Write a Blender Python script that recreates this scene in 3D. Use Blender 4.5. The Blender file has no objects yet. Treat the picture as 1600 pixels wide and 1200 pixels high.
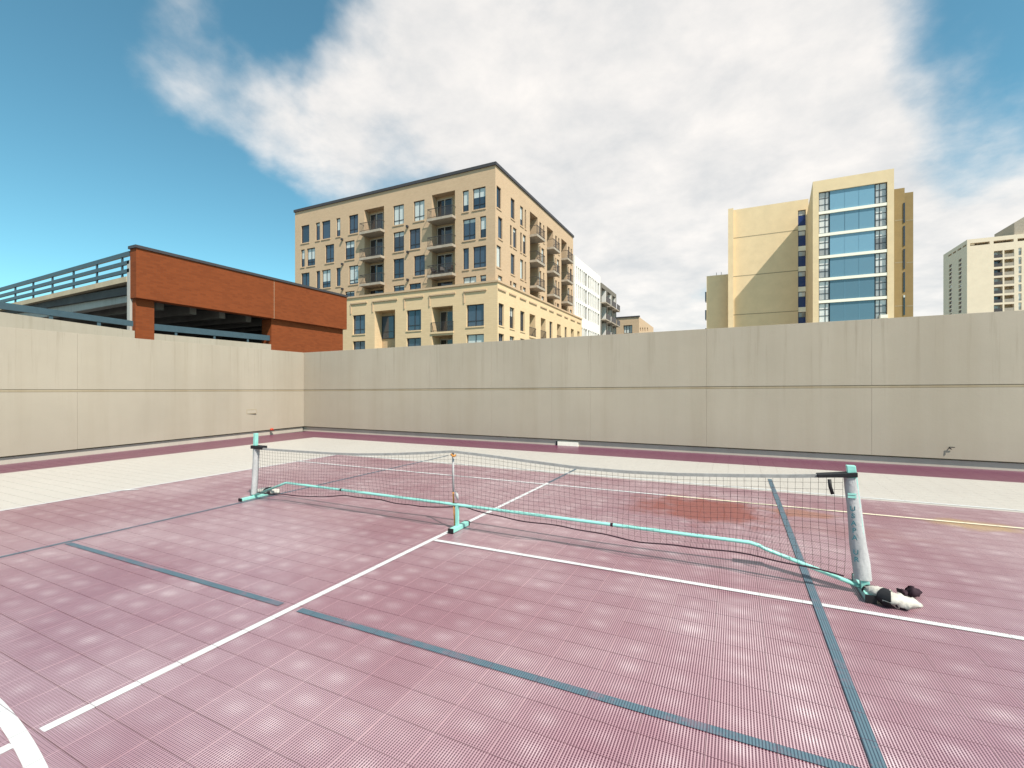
import bpy, math, random
from mathutils import Vector, Matrix
random.seed(7)
# ---------------------------------------------------------------- camera
F, CX, Y0, EYE = 722.0, 800.0, 607.0, 1.5          # focal length in pixels of the 1600 px photo, horizon row, eye height
T = math.radians(25.75)
cT, sT = math.cos(T), math.sin(T)
sc = bpy.context.scene
col = sc.collection
cam_d = bpy.data.cameras.new('camera'); cam = bpy.data.objects.new('camera', cam_d); col.objects.link(cam)
cam.location = (0, 0, EYE); cam.rotation_euler = (math.pi/2, 0, T)
cam_d.sensor_width = 36; cam_d.lens = 36*F/1600; cam_d.shift_y = (Y0-600)/1600
cam_d.clip_start = 0.05; cam_d.clip_end = 6000
sc.camera = cam
# ---------------------------------------------------------------- light
SUN_P, SUN_E = math.radians(30), math.radians(52)
sund = Vector((math.cos(SUN_P)*math.cos(SUN_E), -math.sin(SUN_P)*math.cos(SUN_E), math.sin(SUN_E)))
sl = bpy.data.lights.new('sun', 'SUN'); sl.energy = 4.0; sl.angle = math.radians(0.5); sl.color = (1, .925, .83)
so = bpy.data.objects.new('sun', sl); col.objects.link(so); so.rotation_euler = sund.to_track_quat('Z', 'Y').to_euler()
sc.view_settings.view_transform = 'Standard'; sc.view_settings.look = 'None'
sc.view_settings.gamma = 1; sc.view_settings.exposure = 0.78; sc.view_settings.use_curve_mapping = False

def cam2w(X, Z): return (X*cT - Z*sT, X*sT + Z*cT)
def raydir(x, y):
    u, v = cam2w((x-CX)/F, 1); return Vector((u, v, (Y0-y)/F)).normalized()

def build_world():
    w = bpy.data.worlds.new('World'); sc.world = w; w.use_nodes = True
    nt = w.node_tree; N = nt.nodes; L = nt.links; N.clear()
    out = N.new('ShaderNodeOutputWorld'); bg = N.new('ShaderNodeBackground'); bg.inputs[1].default_value = 0.14
    sky = N.new('ShaderNodeTexSky'); sky.sky_type = 'NISHITA'; sky.sun_disc = False
    sky.sun_elevation = SUN_E; sky.sun_rotation = math.atan2(sund.x, sund.y)
    sky.altitude = 1600; sky.air_density = 1.0; sky.dust_density = 2.2; sky.ozone_density = 1.0
    tint = N.new('ShaderNodeMix'); tint.data_type = 'RGBA'; tint.blend_type = 'MULTIPLY'; tint.inputs[0].default_value = 1
    tint.inputs[7].default_value = SKY_TINT
    L.new(sky.outputs[0], tint.inputs[6])
    tc = N.new('ShaderNodeTexCoord')
    def math_(op, a, b=None, clamp=False):
        n = N.new('ShaderNodeMath'); n.operation = op; n.use_clamp = clamp
        for i, q in enumerate((a, b)):
            if q is None: continue
            if isinstance(q, (int, float)): n.inputs[i].default_value = q
            else: L.new(q, n.inputs[i])
        return n.outputs[0]
    def noise(vec, scale, detail, rough, dist=0):
        n = N.new('ShaderNodeTexNoise'); n.inputs['Scale'].default_value = scale; n.inputs['Detail'].default_value = detail
        n.inputs['Roughness'].default_value = rough; n.inputs['Distortion'].default_value = dist
        L.new(vec, n.inputs['Vector']); return n.outputs['Fac']
    sep = N.new('ShaderNodeSeparateXYZ'); L.new(tc.outputs['Generated'], sep.inputs[0])
    zc = math_('ADD', math_('MAXIMUM', sep.outputs[2], 0.0), 0.22)
    cmb = N.new('ShaderNodeCombineXYZ'); L.new(math_('DIVIDE', sep.outputs[0], zc), cmb.inputs[0]); L.new(math_('DIVIDE', sep.outputs[1], zc), cmb.inputs[1])
    n1 = noise(cmb.outputs[0], 1.15, 9, .58, .25); n2 = noise(cmb.outputs[0], 3.6, 8, .62, .1)
    dens = math_('ADD', math_('ADD', math_('MULTIPLY', n1, .75), math_('MULTIPLY', n2, .25)), .07)
    wn = N.new('ShaderNodeTexNoise'); wn.inputs['Scale'].default_value = 2.6; wn.inputs['Detail'].default_value = 5; L.new(tc.outputs['Generated'], wn.inputs['Vector'])
    w1 = N.new('ShaderNodeVectorMath'); w1.operation = 'SUBTRACT'; L.new(wn.outputs['Color'], w1.inputs[0]); w1.inputs[1].default_value = (.5, .5, .5)
    w2 = N.new('ShaderNodeVectorMath'); w2.operation = 'MULTIPLY_ADD'; L.new(w1.outputs[0], w2.inputs[0]); w2.inputs[1].default_value = (.4, .4, .4); L.new(tc.outputs['Generated'], w2.inputs[2])
    def lobe(x, y, rad, amt):
        d = raydir(x, y)
        vm = N.new('ShaderNodeVectorMath'); vm.operation = 'DISTANCE'; L.new(w2.outputs[0], vm.inputs[0]); vm.inputs[1].default_value = d
        mr = N.new('ShaderNodeMapRange'); mr.interpolation_type = 'SMOOTHSTEP'; L.new(vm.outputs['Value'], mr.inputs[0])
        mr.inputs[1].default_value = 0; mr.inputs[2].default_value = rad; mr.inputs[3].default_value = amt; mr.inputs[4].default_value = 0
        return mr.outputs[0]
    for a in LOBES: dens = math_('ADD', dens, lobe(*a))
    mr = N.new('ShaderNodeMapRange'); mr.interpolation_type = 'SMOOTHSTEP'; L.new(dens, mr.inputs[0])
    mr.inputs[1].default_value = .47; mr.inputs[2].default_value = .80
    cover = mr.outputs[0]
    # soft grey relief inside the clouds
    cr = N.new('ShaderNodeMix'); cr.data_type = 'RGBA'; cr.inputs[6].default_value = CLOUD_LO; cr.inputs[7].default_value = CLOUD_HI
    m2 = N.new('ShaderNodeMapRange'); L.new(math_('ADD', math_('MULTIPLY', n2, .6), math_('MULTIPLY', n1, .4)), m2.inputs[0]); m2.inputs[1].default_value = .38; m2.inputs[2].default_value = .62
    L.new(m2.outputs[0], cr.inputs[0])
    mx = N.new('ShaderNodeMix'); mx.data_type = 'RGBA'
    L.new(math_('MULTIPLY', cover, .94), mx.inputs[0]); L.new(tint.outputs[2], mx.inputs[6]); L.new(cr.outputs[2], mx.inputs[7])
    L.new(mx.outputs[2], bg.inputs[0]); L.new(bg.outputs[0], out.inputs[0])
SKY_TINT = (.51, .86, .735, 1)
CLOUD_LO = (3.2, 3.2, 3.2, 1); CLOUD_HI = (4.45, 4.22, 4.0, 1)
LOBES = [(950, 190, .62, .34), (1250, 170, .42, .20), (490, 245, .21, .28), (390, 240, .12, .16), (275, 120, .20, .40), (640, 120, .30, .12), (1480, 400, .45, .24), (900, 440, .45, .20), (1250, 60, .30, .12),
         (410, 115, .15, -.34), (400, 0, .25, -.12), (40, 180, .62, -.32), (220, 340, .34, -.30), (1600, 40, .34, -.33), (1480, 260, .45, .12), (1080, 410, .10, -.16)]
build_world()

# ---------------------------------------------------------------- helpers
def g(x, y, h=0.0):                       # pixel on the horizontal plane z = h -> world u, v
    Z = F*(EYE-h)/(y-Y0); return cam2w((x-CX)/F*Z, Z)
def on_v(x, y, v0):                       # pixel on the vertical plane v = v0 -> u, z
    du, dv = cam2w((x-CX)/F, 1); t = v0/dv; return du*t, EYE+(Y0-y)/F*t
def on_u(x, y, u0):                       # pixel on the vertical plane u = u0 -> v, z
    du, dv = cam2w((x-CX)/F, 1); t = u0/du; return dv*t, EYE+(Y0-y)/F*t
def at_depth(x, Z): return cam2w((x-CX)/F*Z, Z)

class MB:
    def __init__(s): s.v = []; s.f = []; s.uv = None
    def quad(s, a, b, c, d):
        n = len(s.v); s.v += [tuple(a), tuple(b), tuple(c), tuple(d)]; s.f.append((n, n+1, n+2, n+3)); return s
    def box(s, x0, x1, y0, y1, z0, z1):
        n = len(s.v)
        s.v += [(x0,y0,z0),(x1,y0,z0),(x1,y1,z0),(x0,y1,z0),(x0,y0,z1),(x1,y0,z1),(x1,y1,z1),(x0,y1,z1)]
        for q in ((0,3,2,1),(4,5,6,7),(0,1,5,4),(1,2,6,5),(2,3,7,6),(3,0,4,7)): s.f.append(tuple(n+i for i in q))
        return s
    def prism(s, pts, y0, y1, axis='y'):      # polygon extruded along one axis; pts in the other two
        n = len(s.v); k = len(pts)
        for yy in (y0, y1):
            for a, b in pts: s.v.append((a, yy, b) if axis == 'y' else ((yy, a, b) if axis == 'x' else (a, b, yy)))
        s.f.append(tuple(range(n, n+k))); s.f.append(tuple(range(n+2*k-1, n+k-1, -1)))
        for i in range(k): j = (i+1) % k; s.f.append((n+i, n+k+i, n+k+j, n+j))
        return s
    def tube(s, pts, r, seg=8, flat=None):    # swept tube through points; r number or list
        pts = [Vector(p) for p in pts]; rings = []
        for i, p in enumerate(pts):
            t = (pts[min(i+1, len(pts)-1)] - pts[max(i-1, 0)]).normalized()
            a = Vector((0, 0, 1)) if abs(t.z) < .9 else Vector((0, 1, 0))
            e1 = t.cross(a).normalized(); e2 = t.cross(e1).normalized()
            rr = r[i] if isinstance(r, (list, tuple)) else r
            ring = []
            for q in range(seg):
                an = 2*math.pi*(q+.5)/seg; k2 = flat if flat else 1
                ring.append(len(s.v)); s.v.append(tuple(p + e1*math.cos(an)*rr + e2*math.sin(an)*rr*k2))
            rings.append(ring)
        for a, b in zip(rings, rings[1:]):
            for q in range(seg): s.f.append((a[q], a[(q+1) % seg], b[(q+1) % seg], b[q]))
        s.f.append(tuple(rings[0][::-1])); s.f.append(tuple(rings[-1])); return s
    def mesh(s, name, mat):
        m = bpy.data.meshes.new(name); m.from_pydata(s.v, [], s.f); m.materials.append(mat)
        if s.uv:
            l = m.uv_layers.new(name='UVMap')
            for i, q in enumerate(s.uv): l.data[i].uv = q
        m.update(); return m
    def build(s, name, mat, parent=None, smooth=False, bevel=0, fix=True):
        m = s.mesh(name, mat)
        if fix:
            import bmesh
            bm = bmesh.new(); bm.from_mesh(m); bmesh.ops.recalc_face_normals(bm, faces=bm.faces); bm.to_mesh(m); bm.free()
        o = bpy.data.objects.new(name, m); col.objects.link(o)
        if parent: o.parent = parent
        if smooth:
            for p in m.polygons: p.use_smooth = True
        if bevel:
            b = o.modifiers.new('bevel', 'BEVEL'); b.width = bevel; b.segments = 2; b.limit_method = 'ANGLE'
        return o
def tag(o, label=None, cat=None, group=None, kind=None):
    if label: o['label'] = label
    if cat: o['category'] = cat
    if group: o['group'] = group
    if kind: o['kind'] = kind
    return o
def empty(name, loc=(0, 0, 0)):
    o = bpy.data.objects.new(name, None); col.objects.link(o); o.location = loc; o.empty_display_size = .2; return o

class Mat:
    def __init__(s, name, rough=.7, spec=.3, metal=0):
        s.m = bpy.data.materials.new(name); s.m.use_nodes = True; s.nt = s.m.node_tree; s.N = s.nt.nodes; s.L = s.nt.links
        s.b = s.N['Principled BSDF']; s.b.inputs['Roughness'].default_value = rough
        s.b.inputs['Specular IOR Level'].default_value = spec; s.b.inputs['Metallic'].default_value = metal
        s._tc = None
    def tc(s, k='Object'):
        if s._tc is None: s._tc = s.N.new('ShaderNodeTexCoord')
        return s._tc.outputs[k]
    def pos(s): return s.N.new('ShaderNodeNewGeometry').outputs['Position']
    def math(s, op, a, b=None, c=None, clamp=False):
        n = s.N.new('ShaderNodeMath'); n.operation = op; n.use_clamp = clamp
        for i, q in enumerate((a, b, c)):
            if q is None: continue
            if isinstance(q, (int, float)): n.inputs[i].default_value = q
            else: s.L.new(q, n.inputs[i])
        return n.outputs[0]
    def noise(s, vec, scale, detail=4, rough=.6, stretch=None):
        if stretch:
            mp = s.N.new('ShaderNodeMapping'); mp.inputs['Scale'].default_value = stretch; s.L.new(vec, mp.inputs[0]); vec = mp.outputs[0]
        n = s.N.new('ShaderNodeTexNoise'); n.inputs['Scale'].default_value = scale; n.inputs['Detail'].default_value = detail; n.inputs['Roughness'].default_value = rough
        s.L.new(vec, n.inputs['Vector']); return n.outputs['Fac']
    def rng(s, v, a, b, c=0, d=1, smooth=False):
        n = s.N.new('ShaderNodeMapRange'); n.inputs[1].default_value = a; n.inputs[2].default_value = b; n.inputs[3].default_value = c; n.inputs[4].default_value = d
        if smooth: n.interpolation_type = 'SMOOTHSTEP'
        s.L.new(v, n.inputs[0]); return n.outputs[0]
    def mix(s, fac, a, b, mode='MIX'):
        n = s.N.new('ShaderNodeMix'); n.data_type = 'RGBA'; n.blend_type = mode
        for i, q in ((0, fac), (6, a), (7, b)):
            if isinstance(q, (int, float)): n.inputs[i].default_value = q
            elif isinstance(q, tuple): n.inputs[i].default_value = (*q, 1) if len(q) == 3 else q
            else: s.L.new(q, n.inputs[i])
        return n.outputs[2]
    def sep(s, vec):
        n = s.N.new('ShaderNodeSeparateXYZ'); s.L.new(vec, n.inputs[0]); return n.outputs
    def color(s, c):
        if isinstance(c, tuple): s.b.inputs['Base Color'].default_value = (*c, 1)
        else: s.L.new(c, s.b.inputs['Base Color'])
        return s
    def bump(s, h, strength=.3, dist=.01):
        n = s.N.new('ShaderNodeBump'); n.inputs['Strength'].default_value = strength; n.inputs['Distance'].default_value = dist
        s.L.new(h, n.inputs['Height']); s.L.new(n.outputs[0], s.b.inputs['Normal']); return s

def plain(name, c, rough=.6, spec=.3, var=.12, scale=6, metal=0):
    k = Mat(name, rough, spec, metal); n = k.noise(k.pos(), scale, 5, .6)
    k.color(k.mix(k.rng(n, .3, .7), tuple(q*(1-var) for q in c), tuple(min(1, q*(1+var)) for q in c))); k.bump(n, .08, .005); return k.m

TU, TV, TU0, TV0 = .2685, .1885, -.379, 1.105      # sport tile pitch along and across, and where the joints run
# ---------------------------------------------------------------- materials
def tile_mat(name, rib, groove, glare_scuff, glare_amt, stains=False):
    k = Mat(name, .33, .85)
    uv = k.sep(k.tc('UV')); x, y = uv[0], uv[1]
    fx = k.math('FRACT', k.math('MULTIPLY', x, 21)); fy = k.math('FRACT', k.math('MULTIPLY', y, 15))
    hole = k.math('MULTIPLY', k.math('GREATER_THAN', fx, .47), k.math('GREATER_THAN', fy, .28))
    shallow = k.math('MULTIPLY', k.math('GREATER_THAN', fx, .47), .5)
    hole = k.math('MAXIMUM', hole, shallow)
    inner = k.math('LESS_THAN', k.math('ABSOLUTE', k.math('SUBTRACT', x, .5)), .494)   # the solid rim of each tile
    hole = k.math('MULTIPLY', hole, inner)
    # pale spot in the middle of each tile: glare painted into the colour
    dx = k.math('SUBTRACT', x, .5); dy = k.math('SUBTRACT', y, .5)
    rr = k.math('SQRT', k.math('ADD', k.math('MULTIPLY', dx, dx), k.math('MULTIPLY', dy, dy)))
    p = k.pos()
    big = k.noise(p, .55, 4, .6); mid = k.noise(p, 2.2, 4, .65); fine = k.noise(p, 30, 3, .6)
    glare_spot = k.math('MULTIPLY', k.rng(rr, .0, .40, .55, 0, True), k.rng(mid, .34, .64))
    hz = k.math('ADD', k.math('MULTIPLY', glare_spot, glare_amt), k.rng(big, .34, .68, glare_amt*.22, glare_amt*.75, True), clamp=True)  # broad pale patches: reflected light painted into the tile colour
    c = k.mix(k.rng(fine, .3, .7), tuple(q*.88 for q in rib), tuple(q*1.1 for q in rib))
    ix = k.math('FLOOR', k.math('DIVIDE', k.math('SUBTRACT', k.sep(p)[0], TU0), TU)); iy = k.math('FLOOR', k.math('DIVIDE', k.math('SUBTRACT', k.sep(p)[1], TV0), TV))
    cmb = k.N.new('ShaderNodeCombineXYZ'); k.L.new(ix, cmb.inputs[0]); k.L.new(iy, cmb.inputs[1]); wn = k.N.new('ShaderNodeTexWhiteNoise'); wn.noise_dimensions = '2D'; k.L.new(cmb.outputs[0], wn.inputs['Vector'])
    rnd = wn.outputs['Value']                                   # strength of the painted glare differs a little from tile to tile
    hz = k.math('MULTIPLY', hz, k.rng(rnd, 0, 1, .88, 1.1), clamp=True)
    scf = k.noise(p, 5.5, 7, .75, (1, 2.6, 1)); hz = k.math('ADD', hz, k.rng(scf, .60, .78, 0, .35), clamp=True)
    c = k.mix(hz, c, glare_scuff)  # painted glare and real scuffs share this pale colour
    c = k.mix(k.rng(k.noise(p, 1.4, 5, .7), .58, .8, 0, .3), c, tuple(q*.55 for q in rib))
    if stains:
        for (sx, sy, sr, ex, colr, amt) in stains:
            mp = k.N.new('ShaderNodeMapping'); mp.inputs['Location'].default_value = (-sx/ex[0], -sy/ex[1], 0); mp.inputs['Scale'].default_value = (1/ex[0], 1/ex[1], 0)
            k.L.new(p, mp.inputs[0]); ln = k.N.new('ShaderNodeVectorMath'); ln.operation = 'LENGTH'; k.L.new(mp.outputs[0], ln.inputs[0])
            d = k.math('ADD', ln.outputs['Value'], k.math('MULTIPLY', k.math('SUBTRACT', mid, .5), 1.5))
            c = k.mix(k.math('MULTIPLY', k.rng(d, .45, 1.0, 1, 0, True), amt), c, colr)
    c = k.mix(hole, c, groove)
    k.color(c); k.bump(k.math('SUBTRACT', 1, hole), .15, .004)
    return k.m
RIB = (.275, .118, .15); GRV = (.072, .012, .031)
STAINS = [(-.35, 6.2, 1, (1.0, .8), (.30, .075, .05), 1.0), (.75, 6.5, 1, (.6, .22), (.42, .17, .06), .6), (2.35, 6.75, 1, (.5, .3), (.62, .44, .13), .6), (1.1, 5.9, 1, (.9, .35), (.36, .18, .16), .3)]
M = {}
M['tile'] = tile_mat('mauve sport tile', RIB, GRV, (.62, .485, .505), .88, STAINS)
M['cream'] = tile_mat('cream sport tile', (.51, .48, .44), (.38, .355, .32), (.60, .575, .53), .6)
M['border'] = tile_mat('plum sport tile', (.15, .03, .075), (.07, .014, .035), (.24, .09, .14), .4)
def line_mat(name, c, gr, wear):
    k = Mat(name, .5, .3); p = k.pos(); xyz = k.sep(p)
    fx = k.math('FRACT', k.math('MULTIPLY', k.math('SUBTRACT', xyz[0], TU0), 21/TU))
    n = k.noise(p, 14, 5, .7)
    cc = k.mix(k.rng(n, .35, .7), c, tuple(q*.9 for q in c)); cc = k.mix(k.math('GREATER_THAN', fx, .6), cc, gr)
    cc = k.mix(k.math('MULTIPLY', k.rng(k.noise(p, 3, 6, .75), .52, .66), wear), cc, RIB)
    jx = k.math('LESS_THAN', k.math('FRACT', k.math('DIVIDE', k.math('SUBTRACT', xyz[0], TU0), TU)), .012); jy = k.math('LESS_THAN', k.math('FRACT', k.math('DIVIDE', k.math('SUBTRACT', xyz[1], TV0), TV)), .02)
    cc = k.mix(k.math('MULTIPLY', k.math('MAXIMUM', jx, jy), .6), cc, GRV)
    cc = k.mix(k.math('MULTIPLY', k.rng(k.noise(p, 45, 4, .7), .60, .70), .35), cc, RIB)
    k.color(cc); return k.m
M['white_line'] = line_mat('white line paint', (.62, .63, .62), (.50, .52, .52), .18)
M['blue_line'] = line_mat('slate blue line paint', (.10, .165, .20), (.035, .06, .085), .35)
M['yellow_line'] = line_mat('yellowed line paint', (.74, .68, .52), (.60, .54, .38), .15)
def wall_mat(name, base, grime, amt):
    k = Mat(name, .85, .15); p = k.pos(); 
    st = k.noise(p, 1.6, 6, .65, (1, 1, .06)); st2 = k.noise(p, 8.5, 5, .7, (1, 1, .035)); bl = k.noise(p, .5, 4, .6); fi = k.noise(p, 22, 4, .65)
    z = k.sep(p)[2]
    c = k.mix(k.rng(bl, .3, .7), tuple(q*.93 for q in base), tuple(q*1.05 for q in base))
    f = k.math('MULTIPLY', k.rng(st, .45, .75), amt); c = k.mix(f, c, grime)
    f = k.math('MULTIPLY', k.math('MULTIPLY', k.rng(st2, .55, .74), k.rng(z, .9, 2.7)), amt*1.5, clamp=True); c = k.mix(f, c, tuple(q*.8 for q in grime))
    c = k.mix(k.rng(fi, .66, .8, 0, .22), c, tuple(q*.7 for q in grime))
    k.color(c); k.bump(k.math('ADD', fi, k.math('MULTIPLY', st2, .6)), .2, .006); return k.m
M['wall'] = wall_mat('painted precast concrete', (.375, .33, .265), (.29, .245, .18), .38)
M['curb'] = wall_mat('bare grey curb concrete', (.46, .415, .355), (.32, .28, .24), .5)
M['strip'] = wall_mat('weathered joint strip', (.34, .285, .20), (.24, .18, .105), .6)
M['gap'] = plain('dark joint', (.045, .04, .035), .9, .1)
M['deck'] = plain('deck concrete', (.12, .115, .11), .9, .1, .2, 2)
M['ground'] = plain('street concrete and asphalt', (.24, .235, .22), .9, .1, .25, .4)
M['mint'] = plain('mint painted steel', (.27, .60, .53), .35, .5, .08, 18)
M['black'] = plain('black webbing', (.012, .012, .014), .6, .3, .3, 40)
def cloth_mat(name, c, dirt, sc_):
    k = Mat(name, .92, .1); p = k.pos(); a = k.noise(p, sc_, 5, .6, (1, 1, .35)); b = k.noise(p, sc_*3, 5, .7)
    cc = k.mix(k.rng(a, .35, .7), c, tuple(q*.86 for q in c)); cc = k.mix(k.rng(b, .52, .75, 0, .7), cc, dirt); k.color(cc); k.bump(k.math('ADD', a, k.math('MULTIPLY', b, .3)), .7, .02); return k.m
M['cloth'] = cloth_mat('off white canvas', (.52, .50, .45), (.30, .27, .24), 14)
M['sleeve'] = cloth_mat('grey white net sleeve', (.46, .46, .46), (.30, .30, .31), 16)
M['netgrey'] = plain('grey net tape', (.30, .30, .29), .8, .15, .15, 20)
M['strand'] = plain('dark net cord', (.055, .045, .045), .8, .15, .2, 20)
M['cord'] = plain('plum black cord', (.03, .015, .022), .7, .2, .2, 20)
M['rust'] = plain('rusty rod', (.48, .22, .06), .6, .3, .35, 30)
M['letter'] = plain('teal lettering', (.05, .14, .17), .7, .2, .2, 60)
M['pale'] = plain('sunlit slot backing', (.82, .80, .70), .6, .3, .05, 10)  # stands for the sunlit outside behind the drain slot

# ---------------------------------------------------------------- the ground and deck
gr = MB().quad((-3000, -3000, -14), (3000, -3000, -14), (3000, 3000, -14), (-3000, 3000, -14)).build('ground', M['ground'], fix=False); tag(gr, kind='structure')
vW = .5*(g(700, 685)[1] + g(1400, 728)[1])           # face of the far wall
u_near, v_near = g(0, 727); u_cor = on_v(475, 673, vW)[0]          # face of the left wall: a point beside the camera and the corner
uWf = lambda v: u_near+(u_cor-u_near)*(v-v_near)/(vW-v_near)
uW = min(u_near, u_cor)
dk = MB().box(uW-.6, 12, -9, vW+.6, -1.2, -.02).build('roof_deck', M['deck']); tag(dk, kind='structure')

# ---------------------------------------------------------------- court floor: tiles
uP = .5*(g(200, 763.4)[0] + g(394, 733.8)[0]); vP = .5*(g(707, 725.5)[1] + g(1344, 776.4)[1])     # edge of the mauve court
uS, vS = (g(0, 740)[0]+g(200, 718)[0]+g(482, 682)[0])/3, vW-1.3                                   # inner edge of the plum border
floor = MB().quad((uW-.3, -8.5, -.015), (11.5, -8.5, -.015), (11.5, vW+.3, -.015), (uW-.3, vW+.3, -.015)).build('court_floor', M['gap'], fix=False)
tag(floor, kind='structure')
def tile_verts(u, v, gu=.0005, gv=.0014, h=.012, ch=.0007):
    a0, a1, b0, b1 = u+gu, u+TU-gu, v+gv, v+TV-gv
    top = [(a0+ch, b0+ch, 0), (a1-ch, b0+ch, 0), (a1-ch, b1-ch, 0), (a0+ch, b1-ch, 0)]
    bot = [(a0, b0, -h), (a1, b0, -h), (a1, b1, -h), (a0, b1, -h)]
    return top + bot
TF = [(0, 1, 2, 3), (4, 5, 1, 0), (5, 6, 2, 1), (6, 7, 3, 2), (7, 4, 0, 3)]
TUV = {0: (0, 0), 1: (1, 0), 2: (1, 1), 3: (0, 1), 4: (0, 0), 5: (1, 0), 6: (1, 1), 7: (0, 1)}
def add_tile(mb, u, v):
    n = len(mb.v); mb.v += tile_verts(u, v)
    if mb.uv is None: mb.uv = []
    for f in TF:
        mb.f.append(tuple(n+i for i in f)); mb.uv += [TUV[i] for i in f]
near, fields = [], {'tile': MB(), 'cream': MB(), 'border': MB()}
i0 = int(math.floor((uW-TU0)/TU))+1; i1 = int((11-TU0)/TU); j0 = int((-8-TV0)/TV); j1 = int(math.floor((vW-TV0)/TV))
for i in range(i0, i1):
    for j in range(j0, j1+1):
        u, v = TU0+i*TU, TV0+j*TV; cu, cv = u+TU/2, v+TV/2
        kind = 'border' if (cu < uS or cv > vS) else ('cream' if (cu < uP or cv > vP) else 'tile')
        if kind == 'tile':
            X, Z = cu*cT+cv*sT, -cu*sT+cv*cT
            if Z > .6:
                px, py = CX+F*X/Z, Y0+F*EYE/Z
                if -60 < px < 1660 and py < 1290: near.append((X*X+Z*Z, u, v)); continue
        add_tile(fields[kind], u, v)
near.sort()
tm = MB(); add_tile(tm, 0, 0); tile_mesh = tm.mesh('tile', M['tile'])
for q, (d, u, v) in enumerate(near):
    if q < 300:
        o = bpy.data.objects.new('tile', tile_mesh); col.objects.link(o); o.parent = floor
        o.location = (u, v, random.uniform(-.0008, .0008)); o.rotation_euler = (random.uniform(-.002, .002), random.uniform(-.0015, .0015), 0)
    else: add_tile(fields['tile'], u, v)
for k, nm, lb in (('tile', 'tile_field', 'mauve ribbed sport tiles farther out on the court'), ('cream', 'cream_tile_field', 'cream tiles around the mauve court'), ('border', 'border_tile_field', 'plum tile border along the walls')):
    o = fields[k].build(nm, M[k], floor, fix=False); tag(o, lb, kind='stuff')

# painted lines: thin sheets lying on the tiles
def strip(name, p, q, w, mat, z, ends=None):
    p, q = Vector((*p, 0)), Vector((*q, 0)); d = (q-p).normalized(); n = Vector((-d.y, d.x, 0))*w/2
    n_ = max(1, int((q-p).length/1.0)); mb = MB()
    for i in range(n_):
        a = p+(q-p)*i/n_; b = p+(q-p)*(i+1)/n_
        mb.quad((a-n)+Vector((0,0,z)), (b-n)+Vector((0,0,z)), (b+n)+Vector((0,0,z)), (a+n)+Vector((0,0,z)))
    return mb.build(name, mat, floor, fix=False)
def avg(i, *pts): return sum(g(*p)[i] for p in pts)/len(pts)
uC0, uC1 = g(65, 1142)[0], g(856, 755)[0]
v2a, v2b = g(680, 844.5)[1], g(1600, 999)[1]
v3a, v3b = g(467, 721)[1], g(1600, 826)[1]
strip('painted_line', (g(65, 1142)[0], g(65, 1142)[1]), (uC1, g(856, 755)[1]), .052, M['white_line'], .003)
strip('painted_line', (g(680, 844.5)[0], v2a), (9.5, v2b+.08), .05, M['white_line'], .005)
strip('painted_line', (uP-.02, v3a), (g(1045, 771)[0], v3a+(v3b-v3a)*.66), .052, M['white_line'], .005)
strip('painted_line', (g(1045, 771)[0], v3a+(v3b-v3a)*.66), (9.5, v3b+.1), .052, M['yellow_line'], .005)
strip('painted_line', (uP, -7.5), (uP, vP), .055, M['white_line'], .003)
strip('painted_line', (uP, vP), (10, vP+.06), .055, M['white_line'], .004)
strip('painted_line', (g(170, 768)[0], g(170, 768)[1]+.02), (g(215, 765.5)[0], g(215, 765.5)[1]+.02), .05, M['white_line'], .006)
strip('painted_line', (g(0, 870)[0]-.05, -3), (g(700, 712)[0], g(700, 712)[1]), .045, M['blue_line'], .003)
b1 = avg(1, (111, 848), (440, 945), (835, 1063), (1207, 1173))
strip('painted_line', (g(111, 848)[0], b1-.03), (g(440, 945)[0], b1), .052, M['blue_line'], .005)
strip('painted_line', (g(465, 955)[0], b1), (4.5, b1+.05), .052, M['blue_line'], .005)
strip('painted_line', (g(1372, 1200)[0], -3), (g(1202.6, 749)[0], g(1202.6, 749)[1]), .056, M['blue_line'], .007)
strip('painted_line', (uC1, g(856, 755)[1]+.04), (g(900, 733)[0], g(900, 733)[1]), .045, M['blue_line'], .003)
arc = MB(); R = 6.7; pa, pb = Vector(g(0, 1071)), Vector(g(75, 1199))
cu = pb.x - .172*R; cv = pb.y - math.sqrt(R*R-(pb.x-cu)**2)
for i in range(60):
    a0 = math.radians(60+i*1.0); a1 = math.radians(60+(i+1)*1.0)
    P = lambda a, r: (cu+r*math.cos(a), cv+r*math.sin(a), .004)
    arc.quad(P(a0, R-.058), P(a0, R), P(a1, R), P(a1, R-.058))
arc.build('painted_arc', M['white_line'], floor, fix=False)
e = g(18, 1165); strip('painted_line', (e[0], -2), (e[0]+.005, e[1]), .05, M['white_line'], .003)

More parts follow.
